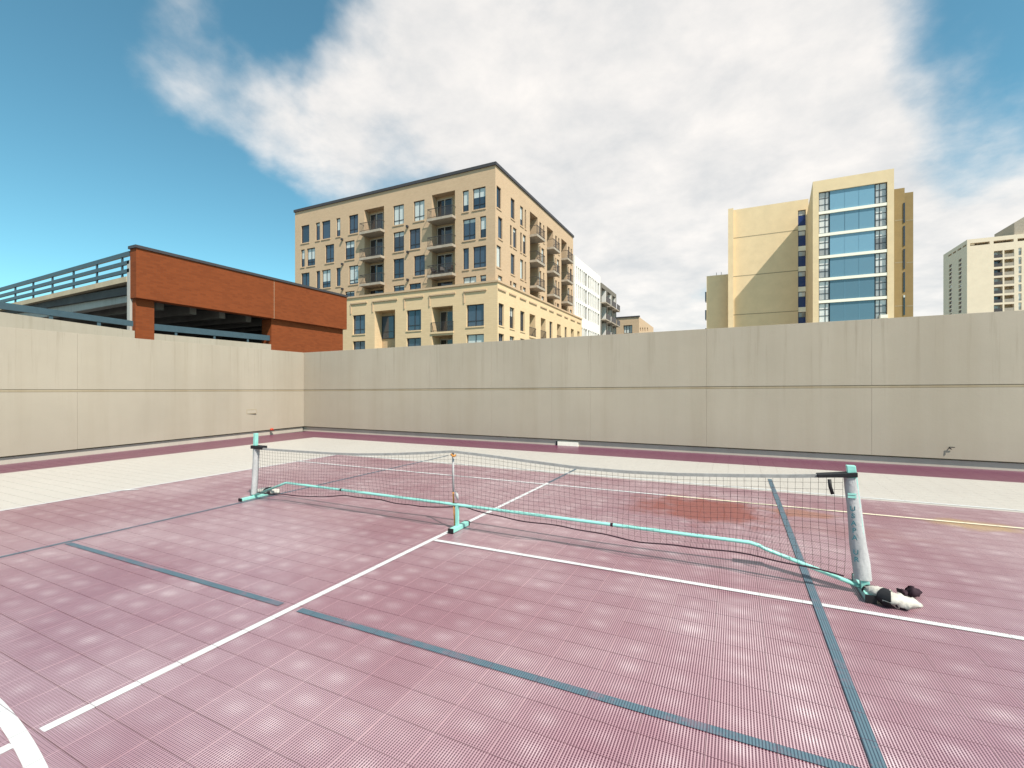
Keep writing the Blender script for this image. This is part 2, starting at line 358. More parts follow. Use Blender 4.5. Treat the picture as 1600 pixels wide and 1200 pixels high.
# ---------------------------------------------------------------- the two concrete walls
def z_on_v(x, y, v): return on_v(x, y, v)[1]
def wall(name, label, face, along0, along1, joints, tops, mid, base, axis):
    """axis 'u': runs along u at v = face, seen from -v ; axis 'v': runs along v at u = face, seen from +u. tops/mid/base: height as function of position"""
    root = empty(name, (0, 0, 0)); tag(root, label, 'wall')
    sgn = 1 if axis == 'u' else -1
    def slab(nm, a0, a1, d0, d1, zf0, zf1, mat, bevel=0):
        mb = MB(); pts = []
        n = len(mb.v)
        for a in (a0, a1):
            for d in (d0, d1):
                for zf in (zf0, zf1):
                    z = zf(a) if callable(zf) else zf
                    mb.v.append((a, face+sgn*d, z) if axis == 'u' else (face(a)+sgn*d, a, z))
        for q in ((0,1,3,2),(4,6,7,5),(0,4,5,1),(2,3,7,6),(0,2,6,4),(1,5,7,3)): mb.f.append(tuple(n+i for i in q))
        return mb.build(nm, mat, root, bevel=bevel)
    js = [along0]+joints+[along1]
    for a, b in zip(js, js[1:]):
        q = .0012
        slab('wall_panel', a+q, b-q, 0, .22, lambda s: mid(s)+.028, tops, M['wall'], .0025)
        slab('wall_panel', a+q, b-q, 0, .22, base, lambda s: mid(s)-.028, M['wall'], .0025)
    slab('joint_strip', along0, along1, .006, .2, lambda s: mid(s)-.022, lambda s: mid(s)+.022, M['strip'])
    slab('backing', along0, along1, .1, .19, lambda s: .02, lambda s: tops(s)-.03, M['strip'])
    slab('curb', along0, along1, .05, .4, -.014, lambda s: base(s)-.025, M['curb'], .01)
    return root, slab
uc = uW                                              # the corner
def lin(a, za, b, zb): return lambda s: za+(zb-za)*(s-a)/(b-a)
ur = on_v(1600, 600, vW)[0]
top_r = lin(uc, z_on_v(475, 551, vW), ur, z_on_v(1600, 484.5, vW)); mid_r = lin(uc, z_on_v(475, 610, vW), ur, z_on_v(1600, 602.5, vW)); bas_r = lin(uc, .17, ur, z_on_v(1600, 723, vW))
jr = [on_v(x, 600, vW)[0] for x in (673, 768, 862, 922, 1104, 1362)]
wr, slab_r = wall('concrete_wall', 'long shaded beige concrete wall behind the net, with drain slot at its foot', vW, uc-.3, 11.5, jr, top_r, mid_r, bas_r, 'u')
vl0 = v_near; vc = vW
top_l = lin(vl0, on_u(0, 510.5, u_near)[1], vc, top_r(uc)); mid_l = lin(vl0, on_u(0, 610.7, u_near)[1], vc, mid_r(uc)); bas_l = lin(vl0, on_u(0, 714, u_near)[1], vc, bas_r(uc))
jl = [on_u(x, 600, w)[0] for x, w in ((-260, u_near+.4), (120, u_near-.15), (398, u_cor+.2))]
jl.sort()
wl, slab_l = wall('concrete_wall', 'sunlit cream concrete wall on the left in front of the brick garage', uWf, -8.4, vc-.003, jl, top_l, mid_l, bas_l, 'v')
a, b = on_v(868, 693, vW)[0], on_v(903, 693, vW)[0]
z0, z1 = on_v(885, 697.5, vW)[1], on_v(885, 690.5, vW)[1]
MB().box(a+.05, b, vW+.02, vW+.06, z0, z1).build('drain_slot', M['pale'], wr); MB().box(a, a+.05, vW+.03, vW+.06, z0, z1).build('drain_slot_end', M['black'], wr)  # bright plate painted as daylight through the slot, with its dark left end
p = on_v(1483, 700, vW)
hb = MB().tube([(p[0], vW, p[1]), (p[0], vW-.04, p[1]), (p[0]+.02, vW-.05, p[1]-.02)], .010).box(p[0]-.015, p[0]+.07, vW-.04, vW-.03, p[1]+.012, p[1]+.026).build('hose_tap', M['black'], wr)
p = on_u(394, 643, u_cor+.25); fr = MB(); uQ = uWf(p[0])
for (a0, a1, b0, b1_) in ((-.16, .16, .05, .065), (-.16, .16, -.065, -.05), (-.16, -.145, -.05, .05), (.145, .16, -.05, .05)): fr.box(uQ-.03, uQ+.02, p[0]+a0, p[0]+a1, p[1]+b0, p[1]+b1_)
bx_ = fr.build('outlet_frame', M['strip'], wl)
MB().box(uQ-.03, uQ+.016, p[0]-.145, p[0]+.145, p[1]-.05, p[1]+.05).build('outlet_plate', M['wall'], wl)

# ---------------------------------------------------------------- facade tools
def facade(mb, P0, d, n, s0, s1, z0, z1, holes):
    """wall sheet from P0 along unit d (2D), outward normal n (2D), with rectangular holes (s0,s1,z0,z1,depth) and their reveals"""
    def pt(s, z, dep=0): return (P0[0]+d[0]*s-n[0]*dep, P0[1]+d[1]*s-n[1]*dep, z)
    S = sorted({s0, s1, *[max(s0, min(s1, q)) for h in holes for q in h[:2]]}); Zs = sorted({z0, z1, *[max(z0, min(z1, q)) for h in holes for q in h[2:4]]})
    for a, b in zip(S, S[1:]):
        run = None
        for c, e in zip(Zs, Zs[1:]):
            m_s, m_z = (a+b)/2, (c+e)/2
            inside = any(h[0] < m_s < h[1] and h[2] < m_z < h[3] for h in holes)
            if inside:
                if run: mb.quad(pt(a, run[0]), pt(b, run[0]), pt(b, run[1]), pt(a, run[1])); run = None
            else: run = (run[0], e) if run else (c, e)
        if run: mb.quad(pt(a, run[0]), pt(b, run[0]), pt(b, run[1]), pt(a, run[1]))
    for h in holes:
        a, b, c, e, dep = h[:5]; a, b = max(a, s0), min(b, s1); c, e = max(c, z0), min(e, z1)
        mb.quad(pt(a, c), pt(a, e), pt(a, e, dep), pt(a, c, dep)); mb.quad(pt(b, c), pt(b, c, dep), pt(b, e, dep), pt(b, e))
        mb.quad(pt(a, e), pt(b, e), pt(b, e, dep), pt(a, e, dep)); mb.quad(pt(a, c), pt(a, c, dep), pt(b, c, dep), pt(b, c))
    return pt
def obox(mb, pt, s0, s1, d0, d1, z0, z1):       # box in facade coordinates, depth d (negative = proud)
    n = len(mb.v); mb.v += [pt(s0,z0,d0), pt(s1,z0,d0), pt(s1,z0,d1), pt(s0,z0,d1), pt(s0,z1,d0), pt(s1,z1,d0), pt(s1,z1,d1), pt(s0,z1,d1)]
    for q in ((0,3,2,1),(4,5,6,7),(0,1,5,4),(1,2,6,5),(2,3,7,6),(3,0,4,7)): mb.f.append(tuple(n+i for i in q))
def glass_mat(name, c, rough=.06, pale=(.5, .52, .5), pale_amt=.5, spec=.9):
    k = Mat(name, rough, spec); oi = k.N.new('ShaderNodeObjectInfo')
    z = k.sep(k.tc('Generated'))[2]
    blind = k.math('GREATER_THAN', k.math('ADD', z, k.math('MULTIPLY', oi.outputs['Random'], 1.6)), 1.35)       # blinds drawn part way in some rooms
    r2 = k.math('FRACT', k.math('MULTIPLY', oi.outputs['Random'], 17.3)); blind = k.math('MULTIPLY', blind, k.math('LESS_THAN', r2, pale_amt))
    c1 = k.mix(r2, tuple(q*.6 for q in c), tuple(min(1, q*1.5) for q in c))
    k.color(k.mix(blind, c1, pale)); k.bump(k.noise(k.pos(), .6, 2, .5), .05, .05); return k.m
M['glass'] = glass_mat('window glass', (.03, .05, .075), pale=(.52, .56, .54), pale_amt=.7)
M['glass_dark'] = glass_mat('dark window glass', (.02, .022, .028), pale_amt=.15)
M['frame'] = plain('dark bronze frame', (.035, .035, .04), .4, .4)
M['rail'] = plain('dark bronze railing', (.06, .05, .048), .5, .4)
M['door'] = plain('pale door frame', (.45, .40, .33), .5, .3)
def window(parent, pt, h, mull=(.5,), trans=(.24,), dep=None, fw=.07, frame=None, glass=None, sill=None):
    a, b, c, e = h[:4]; dep = h[4] if dep is None else dep; m = MB()
    obox(m, pt, a, b, dep-.1, dep, c, c+fw); obox(m, pt, a, b, dep-.1, dep, e-fw, e)
    obox(m, pt, a, a+fw, dep-.1, dep, c+fw, e-fw); obox(m, pt, b-fw, b, dep-.1, dep, c+fw, e-fw)
    for q in mull: s = a+(b-a)*q; obox(m, pt, s-fw*.4, s+fw*.4, dep-.095, dep-.005, c+fw, e-fw)
    for q in trans: z = c+(e-c)*q; obox(m, pt, a+fw, b-fw, dep-.09, dep-.01, z-fw*.4, z+fw*.4)
    o = m.build('window', frame or M['frame'], parent)
    g_ = MB(); obox(g_, pt, a+.02, b-.02, dep-.045, dep-.025, c+.02, e-.02); g_.build('pane', glass or M['glass'], o)
    if sill:
        s = MB(); obox(s, pt, a-.06, b+.06, -.07, .05, c-.14, c-.002); s.build('sill', sill, o)
    return o
def balcony(parent, pt, a, b, zf, ztop, dep, proj, mat, rail_h=1.07, doors=(.02, .72), slab_t=.28, back=None, step=.13):
    """recess a..b is already a hole of depth dep; adds back wall, slab, railing, glazed door"""
    s = MB(); obox(s, pt, a-.12, b+.12, -proj, dep, zf-slab_t, zf); sl_ = s.build('balcony', mat, parent)
    if back is not None:
        k = MB(); obox(k, pt, a, b, dep, dep+.15, zf, ztop); k.build('recess_wall', back, sl_)
    r = MB(); y0, y1 = -proj+.04, -proj+.08
    obox(r, pt, a-.1, b+.1, y0-.01, y1+.01, zf+rail_h-.05, zf+rail_h); obox(r, pt, a-.1, b+.1, y0, y1, zf+.1, zf+.14)
    k = max(3, int((b-a)/step))
    for i in range(k+1):
        q = a-.1+(b-a+.2-.03)*i/k; w = .035 if i % 6 else .05
        obox(r, pt, q, q+w*.6, y0+.01, y1-.01, zf+.001, zf+rail_h-.05)
    for q in (a-.1, b+.06):
        obox(r, pt, q, q+.04, y1, .0, zf+rail_h-.05, zf+rail_h)
    r.build('railing', M['rail'], sl_)
    da, db = a+(b-a)*doors[0], a+(b-a)*doors[1]-.06
    m = MB(); z1 = ztop-.25; fw = .1
    obox(m, pt, da, db, dep-.08, dep-.002, z1-fw, z1)
    for q in (da, (da+db)/2-fw/2, db-fw): obox(m, pt, q, q+fw, dep-.08, dep-.002, zf+.002, z1-fw)
    d_ = m.build('balcony_door', M['door'], sl_)
    return sl_
def door_panes(parent, pt, a, b, zf, ztop, dep, doors=(.02, .72)):
    da, db = a+(b-a)*doors[0], a+(b-a)*doors[1]-.06; z1 = ztop-.25
    mb = MB(); obox(mb, pt, da+.05, db-.05, dep-.05, dep-.03, zf+.02, z1-.05); mb.build('pane', M['glass_dark'], parent)
def brick_mat(name, c1, c2, mortar, scale=1.0, rough=.85, amt=.35):
    k = Mat(name, rough, .2); p = k.pos(); xyz = k.sep(p)
    cm = k.N.new('ShaderNodeCombineXYZ'); k.L.new(k.math('ADD', xyz[0], xyz[1]), cm.inputs[0]); k.L.new(xyz[2], cm.inputs[1])
    b = k.N.new('ShaderNodeTexBrick'); k.L.new(cm.outputs[0], b.inputs['Vector'])
    b.inputs['Color1'].default_value = (*c1, 1); b.inputs['Color2'].default_value = (*c2, 1); b.inputs['Mortar'].default_value = (*mortar, 1)
    b.inputs['Scale'].default_value = scale; b.inputs['Brick Width'].default_value = .3; b.inputs['Row Height'].default_value = .1; b.inputs['Mortar Size'].default_value = .006; b.inputs['Bias'].default_value = -.2
    n = k.noise(p, 1.1, 6, .7, (.4, .4, 1.3)); n2 = k.noise(p, .25, 4, .6)
    c = k.mix(k.math('MULTIPLY', k.rng(n, .5, .78), amt), b.outputs['Color'], tuple(q*.6 for q in c2)); c = k.mix(k.rng(n2, .3, .7, 0, .25), c, tuple(min(1, q*1.2) for q in c1))
    k.color(c); k.bump(b.outputs['Fac'], -.15, .01); return k.m
M['tan'] = brick_mat('tan brick', (.50, .36, .235), (.45, .32, .205), (.45, .345, .235), 1, amt=.12)
M['tan_lo'] = brick_mat('pale buff stone', (.64, .48, .29), (.60, .445, .265), (.55, .42, .27), .5, amt=.1)
M['brick'] = brick_mat('red brown brick', (.205, .05, .014), (.155, .036, .010), (.15, .055, .024), 1, amt=.25)
M['coping'] = plain('dark metal coping', (.05, .045, .048), .5, .4)
M['soffit'] = plain('balcony concrete', (.36, .31, .25), .85, .15, .15, 3)
M['recess'] = plain('recess stucco', (.50, .37, .23), .9, .1, .1, 2)

# ---------------------------------------------------------------- tan apartment building
def crop(x, y, ox, oy, k): return ox+x/k, oy+y/k
def tan_building():
    root = empty('apartment_building'); tag(root, 'tan brick apartment block with recessed balconies and buff stone lower storeys', 'building')
    uA, vA = at_depth(774, 48.5)                     # the near corner of the upper storeys
    root.location = (0, 0, 0)
    zroof = EYE+(Y0-258)/F*48.5
    # ---- upper left face (v = vA), s runs along +u from the far left end
    uL = on_v(461, 400, vA)[0]; P0 = (uL, vA); W = uA-uL
    fp = 46.0/F*48.5                                  # storey height
    def rect(xl, xr, yt, yb, ox=440, oy=240, k=3.75):
        xl, yt_ = crop(xl, yt, ox, oy, k); xr, yb_ = crop(xr, yb, ox, oy, k); xm = (xl+xr)/2
        return on_v(xl, yt_, vA)[0]-uL, on_v(xr, yt_, vA)[0]-uL, on_v(xm, yb_, vA)[1], on_v(xm, yt_, vA)[1]
    rows = [[(115,162,428,530),(200,224,412,512),(236,285,398,505),(320,344,383,487),(394,448,362,470),(654,716,298,416),(774,837,270,388),(1060,1096,207,330),(1120,1195,182,317)],
            [(113,135,570,668),(148,196,560,660),(256,307,538,642),(372,427,514,625),(655,717,456,573),(749,812,436,553),(1062,1136,370,497),(1162,1198,355,480)],
            [(115,163,705,800),(203,225,695,795),(236,287,684,790),(320,345,674,778),(394,449,657,768),(655,717,611,728),(775,839,592,710),(1063,1097,547,670),(1122,1198,528,657)],
            [(113,135,850,950),(148,196,840,940),(256,307,825,925),(372,427,815,915),(655,719,780,890),(748,816,765,880),(1063,1140,712,850),(1163,1198,700,830)]]
    b_x = [(485, 600), (880, 1016)]
    zt0 = sum(rect(*r)[3] for r in rows[0])/len(rows[0]); zb0 = sum(rect(*r)[2] for r in rows[0])/len(rows[0])
    pitch = (zt0 - sum(rect(*r)[3] for r in rows[2])/len(rows[2]))/2
    holes, bal = [], []
    for i, r in enumerate(rows):
        for q in r:
            a, b, c, e = rect(*q); holes.append((a, b, zb0-i*pitch, zt0-i*pitch, .22))
    for i in range(4):
        for (x0, x1) in b_x:
            a, b, _, _ = rect(x0, x1, 300, 400); bal.append((a, b, zb0-.32-i*pitch, zt0+.28-i*pitch, 1.0))
    zlow = on_v(772, 441, vA-.55)[1]-1.3          # the upper storeys stand on the lower block
    wallmb = MB(); pt = facade(wallmb, P0, (1, 0), (0, -1), 0, W, zlow, zroof, holes+bal)
    wallmb.quad((uL, vA, -14), (uL, vA, zroof), (uL, vA+26, zroof), (uL, vA+26, -14))
    # ---- upper right face (u = uA), s runs along +v
    vB = on_u(895.5, 400, uA)[0]; WR = vB-vA; P1 = (uA, vA)
    def rr(xl, xr):
        a = crop(xl, 0, 660, 240, 3.75)[0]; b = crop(xr, 0, 660, 240, 3.75)[0]; return on_u(a, 400, uA)[0]-vA, on_u(b, 400, uA)[0]-vA
    pat = [[(435,461),(518,541),(573,591),(600,608),(686,697),(708,715),(779,788),(796,803),(854,863),(870,876)],
           [(444,469),(514,524),(532,552),(574,583),(590,607),(686,692),(698,714),(779,784),(789,802),(854,858),(865,876)]]
    balx = [(630, 676), (730, 766), (814, 846)]
    h2, bal2 = [], []
    for i in range(4):
        for q in pat[i % 2]:
            a, b = rr(*q); h2.append((a, b, zb0-i*pitch, zt0-i*pitch, .22))
        for q in balx:
            a, b = rr(*q); bal2.append((a, b, zb0-.32-i*pitch, zt0+.28-i*pitch, 1.5))
    h2 = [h for h in h2 if not any(h[0] < b[1]+.1 and h[1] > b[0]-.1 for b in bal2)]
    pt2 = facade(wallmb, P1, (0, 1), (1, 0), 0, WR, zlow, zroof, h2+bal2)
    wallmb.quad((uA, vB, -14), (uA, vB, zroof), (uL, vB, zroof), (uL, vB, -14)); wallmb.quad((uL, vA, zroof-.6), (uA, vA, zroof-.6), (uA, vB, zroof-.6), (uL, vB, zroof-.6))
    wallmb.build('wall', M['tan'], root, fix=False)
    MB().box(uL-.12, uA+.14, vA-.14, vA+.4, zroof, zroof+.32).box(uA-.4, uA+.141, vA+.4, vB+.1, zroof+.001, zroof+.321).build('roof_coping', M['coping'], root)
    for h in holes: window(root, pt, h, (.5,) if h[1]-h[0] > 1.5 else (), (.24,) if h[1]-h[0] > 1.5 else (), sill=M['tan'] if 1 else None)
    for h in h2: window(root, pt2, h, (.55,) if h[1]-h[0] > 1.6 else (), (.24,) if h[1]-h[0] > 1.2 else (), sill=M['tan'])
    for pp, bl, pr in ((pt, bal, .75), (pt2, bal2, 1.0)):
        for (a, b, c, e, dep) in bl:
            if c < zb0-.32-2.5*pitch:          # bottom row, half hidden behind the lower storeys: plain recess with a door
                k = MB(); obox(k, pp, a, b, dep, dep+.1, c, e); w_ = k.build('recess_wall', M['recess'], root); door_panes(w_, pp, a, b, c, e, dep); continue
            s_ = balcony(root, pp, a, b, c, e, dep, pr, M['soffit'], back=M['recess']); door_panes(s_, pp, a, b, c, e, dep)
    # small wall lamps between the windows
    for (x, y) in ((358,505),(360,650),(740,430),(743,580),(743,742),(360,795)):
        X, Y = crop(x, y, 440, 240, 3.75); s_, z_ = on_v(X, Y, vA); mb = MB(); obox(mb, pt, s_-uL-.1, s_-uL+.1, -.28, 0, z_-.1, z_+.14); mb.build('wall_lamp', M['frame'], root)
    # patio furniture on the lowest right-hand balcony
    # ---- lower storeys, standing a little proud
    vC, uD = vA-.55, uA+.55
    zc = on_v(772, 441, vC)[1]; vE = on_u(909, 500, uD)[0]; uF = uL+3.0
    def rect2(xl, xr, yt, yb, ox=440, oy=240, k=3.75):
        xl, yt_ = crop(xl, yt, ox, oy, k); xr, yb_ = crop(xr, yb, ox, oy, k); xm = (xl+xr)/2
        return on_v(xl, yt_, vC)[0]-uF, on_v(xr, yt_, vC)[0]-uF, on_v(xm, yb_, vC)[1], on_v(xm, yt_, vC)[1]
    A = [(417,489,950,1062),(732,817,918,1035),(1083,1185,875,1007)]
    R_ = [rect2(*q) for q in A]; zt = sum(r[3] for r in R_)/3; zb = sum(r[2] for r in R_)/3; pl = zt-rect2(1085,1187,1058,1150)[3]
    hw, hb_ = [], []
    for i in range(3):
        for r in R_: hw.append((r[0], r[1], zb-i*pl, zt-i*pl, .3))
        r = rect2(880, 1003, 905, 1025); hb_.append((r[0], r[1], zb-.35-i*pl, zt+.1-i*pl, 1.6))
    r = rect2(545, 665, 910, 1140); nic = (r[0], r[1], zb-3*pl, zt+.25, 1.3)
    for x0, x1 in ((-330, -250), (-130, -40), (90, 180), (250, 330)):
        r = rect2(x0, x1, 950, 1062)
        if r[0] > .5:
            for i in range(3): hw.append((r[0], r[1], zb-i*pl, zt-i*pl, .3))
    lo = MB(); pt3 = facade(lo, (uF, vC), (1, 0), (0, -1), 0, uD-uF, -14, zc, hw+hb_+[nic])
    def rr2(xl, xr):
        a = crop(xl, 0, 660, 240, 3.75)[0]; b = crop(xr, 0, 660, 240, 3.75)[0]; return on_u(a, 480, uD)[0]-vC, on_u(b, 480, uD)[0]-vC
    hw2, hb2 = [], []
    for i in range(3):
        for q in ((447,478),(512,539),(574,599),(745,762),(834,847)): a, b = rr2(*q); hw2.append((a, b, zb-i*pl, zt-i*pl, .3))
        for q in ((628,662),(694,722),(789,811),(870,888),(908,922)): a, b = rr2(*q); hb2.append((a, b, zb-.3-i*pl, zt+.05-i*pl, 1.5))
    pt4 = facade(lo, (uD, vC), (0, 1), (1, 0), 0, vE-vC, -14, zc, hw2+hb2)
    lo.quad((uF, vC, zc-.02), (uD, vC, zc-.02), (uD, vA+.05, zc-.02), (uF, vA+.05, zc-.02)); lo.quad((uA-.05, vA, zc-.021), (uD, vA, zc-.021), (uD, vE, zc-.021), (uA-.05, vE, zc-.021))
    lo.quad((uF, vC, -14), (uF, vC, zc), (uF, vA, zc), (uF, vA, -14)); lo.quad((uD, vE, -14), (uD, vE, zc), (uA-3, vE, zc), (uA-3, vE, -14))
    lo.build('lower_wall', M['tan_lo'], root, fix=False)
    cp = MB(); cp.box(uF-.1, uD+.12, vC-.12, vC+.25, zc, zc+.2).box(uD-.25, uD+.121, vC+.25, vE, zc+.001, zc+.201); cp.build('cornice', M['tan'], root)
    for h in hw: window(root, pt3, h, (.5,), (.26,), sill=M['tan_lo'])
    for h in hw2: window(root, pt4, h, (.6,), (.22,), sill=M['tan_lo'])
    for pp, bl in ((pt3, hb_), (pt4, hb2)):
        for (a, b, c, e, dep) in bl: s_ = balcony(root, pp, a, b, c, e, dep, .1, M['tan_lo'], back=M['recess'], slab_t=.2); door_panes(s_, pp, a, b, c, e, dep)
    k = MB(); obox(k, pt3, nic[0], nic[1], nic[4], nic[4]+.1, nic[2], nic[3]); k.build('recess_wall', M['recess'], root)
    window(root, pt3, (nic[0]+.05, nic[0]+(nic[1]-nic[0])*.62, zb-.6, zt-.2, nic[4]-.01), (), (.3,)); window(root, pt3, (nic[0]+.05, nic[0]+(nic[1]-nic[0])*.62, zb-.6-pl, zt-.9-pl, nic[4]-.01), (), (.3,))
    for h in hw[:3]+hb_[:1]+[nic]:      # raised lintel bands
        mb = MB(); obox(mb, pt3, h[0]-.35, h[1]+.35, -.12, 0, zt+1.35, zt+1.5); obox(mb, pt3, h[0]-.35, h[0]-.22, -.08, 0, zt+.2, zt+1.35); mb.build('lintel_band', M['tan'], root)
    for h in hw2[:5]+hb2[:5]:
        mb = MB(); obox(mb, pt4, h[0]-.2, h[1]+.35, -.12, 0, zt+1.35, zt+1.5); mb.build('lintel_band', M['tan'], root)
    return root, uA, vA, vB, uD, vE, zroof
tanb, uA, vA, vB, uD, vE, zroof = tan_building()

# ---------------------------------------------------------------- white block and grey end block behind it
M['white'] = plain('white render', (.74, .72, .68), .8, .2, .04, 1); M['greyclad'] = plain('warm grey cladding', (.17, .155, .13), .8, .2, .1, 2)
def white_block():
    root = empty('apartment_building'); tag(root, 'white apartment block with rows of tall narrow windows beyond the tan block', 'building')
    u0 = uA+.15; va = vB+.3; vb = on_u(938, 450, u0)[0]; zt = on_u(897, 398, u0)[1]
    rows = []
    for (yt, yb) in ((415, 437), (443, 466), (471, 492), (508, 530)): rows.append((on_u(900, yb, u0)[1], on_u(900, yt, u0)[1]))
    cols = [(897,899.5),(900.5,902),(903.5,905),(906,908),(909,910.6),(911.8,914),(914.6,917.5),(919,921.5),(922.2,923.6),(924.4,926),(927,928.6),(929.4,931.2),(932,933.4),(934.2,936.6)]
    holes = []
    for z0, z1 in rows:
        for a, b in cols: holes.append((on_u(a, 450, u0)[0]-va, on_u(b, 450, u0)[0]-va, z0, z1, .3))
    holes = [h for h in holes if h[0] > .1]
    mb = MB(); pt = facade(mb, (u0, va), (0, 1), (1, 0), 0, vb-va, -14, zt, holes)
    mb.quad((u0, va, -14), (u0, va, zt), (u0-18, va, zt), (u0-18, va, -14)); mb.quad((u0, va, zt), (u0, vb, zt), (u0-18, vb, zt), (u0-18, va, zt)); mb.quad((u0, vb, -14), (u0, vb, zt), (u0-18, vb, zt), (u0-18, vb, -14))
    mb.build('wall', M['white'], root, fix=False)
    for h in holes: window(root, pt, h, (), (.3,), fw=.09, frame=M['greyclad'])
    return u0, vb, zt
uX, vX, zX = white_block()
def grey_block():
    root = empty('apartment_building'); tag(root, 'grey clad end block with white stepped balconies past the white block', 'building')
    u0 = uX+.2; va = vX+.1; vb = on_u(963, 470, u0)[0]; zt = on_u(939, 441, u0)[1]
    spans = [(940, 947), (949, 955.5), (957, 962)]; holes = []
    ph = 3.1*1.0; zf0 = on_u(943, 451, u0)[1]
    p0 = abs(on_u(943, 478, u0)[1]-on_u(943, 452, u0)[1])
    for i in range(6):
        for a, b in spans: holes.append((on_u(a, 480, u0)[0]-va, on_u(b, 480, u0)[0]-va, zf0-(i+1)*p0+.35, zf0-i*p0, 2.2))
    mb = MB(); pt = facade(mb, (u0, va), (0, 1), (1, 0), 0, vb-va, -14, zt, holes)
    mb.quad((u0, va, -14), (u0, va, zt), (u0-18, va, zt), (u0-18, va, -14)); mb.quad((u0, va, zt), (u0, vb, zt), (u0-18, vb, zt), (u0-18, va, zt)); mb.quad((u0, vb, -14), (u0, vb, zt), (u0-18, vb, zt), (u0-18, vb, -14))
    mb.build('wall', M['greyclad'], root, fix=False)
    for h in holes:
        k = MB(); obox(k, pt, h[0], h[1], h[4]-.02, h[4]+.1, h[2], h[3]); w_ = k.build('recess_wall', M['white'], root)
        k = MB(); obox(k, pt, h[1]-.25, h[1]-.01, .05, h[4]-.03, h[2], h[3]); k.build('side_wall', M['white'], w_)
        k = MB(); obox(k, pt, h[0]-.1, h[1]+.1, -.9, .3, h[2]-.22, h[2]-.02); s_ = k.build('balcony', M['soffit'], root)
        k = MB(); obox(k, pt, h[0]+.2, h[1]+.1, -.88, -.84, h[2]-.01, h[2]+1.05); k.build('railing', M['rail'], s_)
grey_block()
def small_tan():
    root = empty('apartment_building'); tag(root, 'low tan building far off at the end of the row, just above the wall', 'building')
    u0, v0 = at_depth(998.5, 118); zt = on_v(998.5, 495, v0)[1]; ul = on_v(958, 495, v0)[0]; vb = on_u(1021, 505, u0)[0]
    a, b = on_v(974, 510, v0)[0]-ul, on_v(988, 510, v0)[0]-ul; z0, z1 = on_v(981, 519, v0)[1], on_v(981, 508, v0)[1]
    hs = [(a, b, z0-.3, z1, .5)]; mb = MB(); pt = facade(mb, (ul, v0), (1, 0), (0, -1), 0, u0-ul, -14, zt, hs)
    hs2 = [(on_u(x, 510, u0)[0]-v0, on_u(x+1.6, 510, u0)[0]-v0, on_u(x, 515, u0)[1]-.3, on_u(x, 509.5, u0)[1]-.3, .4) for x in (1000, 1003.5, 1007, 1011)]
    pt2 = facade(mb, (u0, v0), (0, 1), (1, 0), 0, vb-v0, -14, zt, hs2)
    mb.quad((ul, v0, zt), (u0, v0, zt), (u0, vb, zt), (ul, vb, zt)); mb.quad((ul, v0, -14), (ul, v0, zt), (ul, vb, zt), (ul, vb, -14)); mb.quad((ul, vb, -14), (u0, vb, -14), (u0, vb, zt), (ul, vb, zt)); mb.build('wall', M['tan'], root, fix=False)
    MB().box(ul-.2, u0+.2, v0-.2, v0+.3, zt, zt+.3).build('roof_coping', M['coping'], root)
    window(root, pt, hs[0], (.33, .66), (), fw=.15); 
    for h in hs2: window(root, pt2, h, (), (), fw=.12)
small_tan()

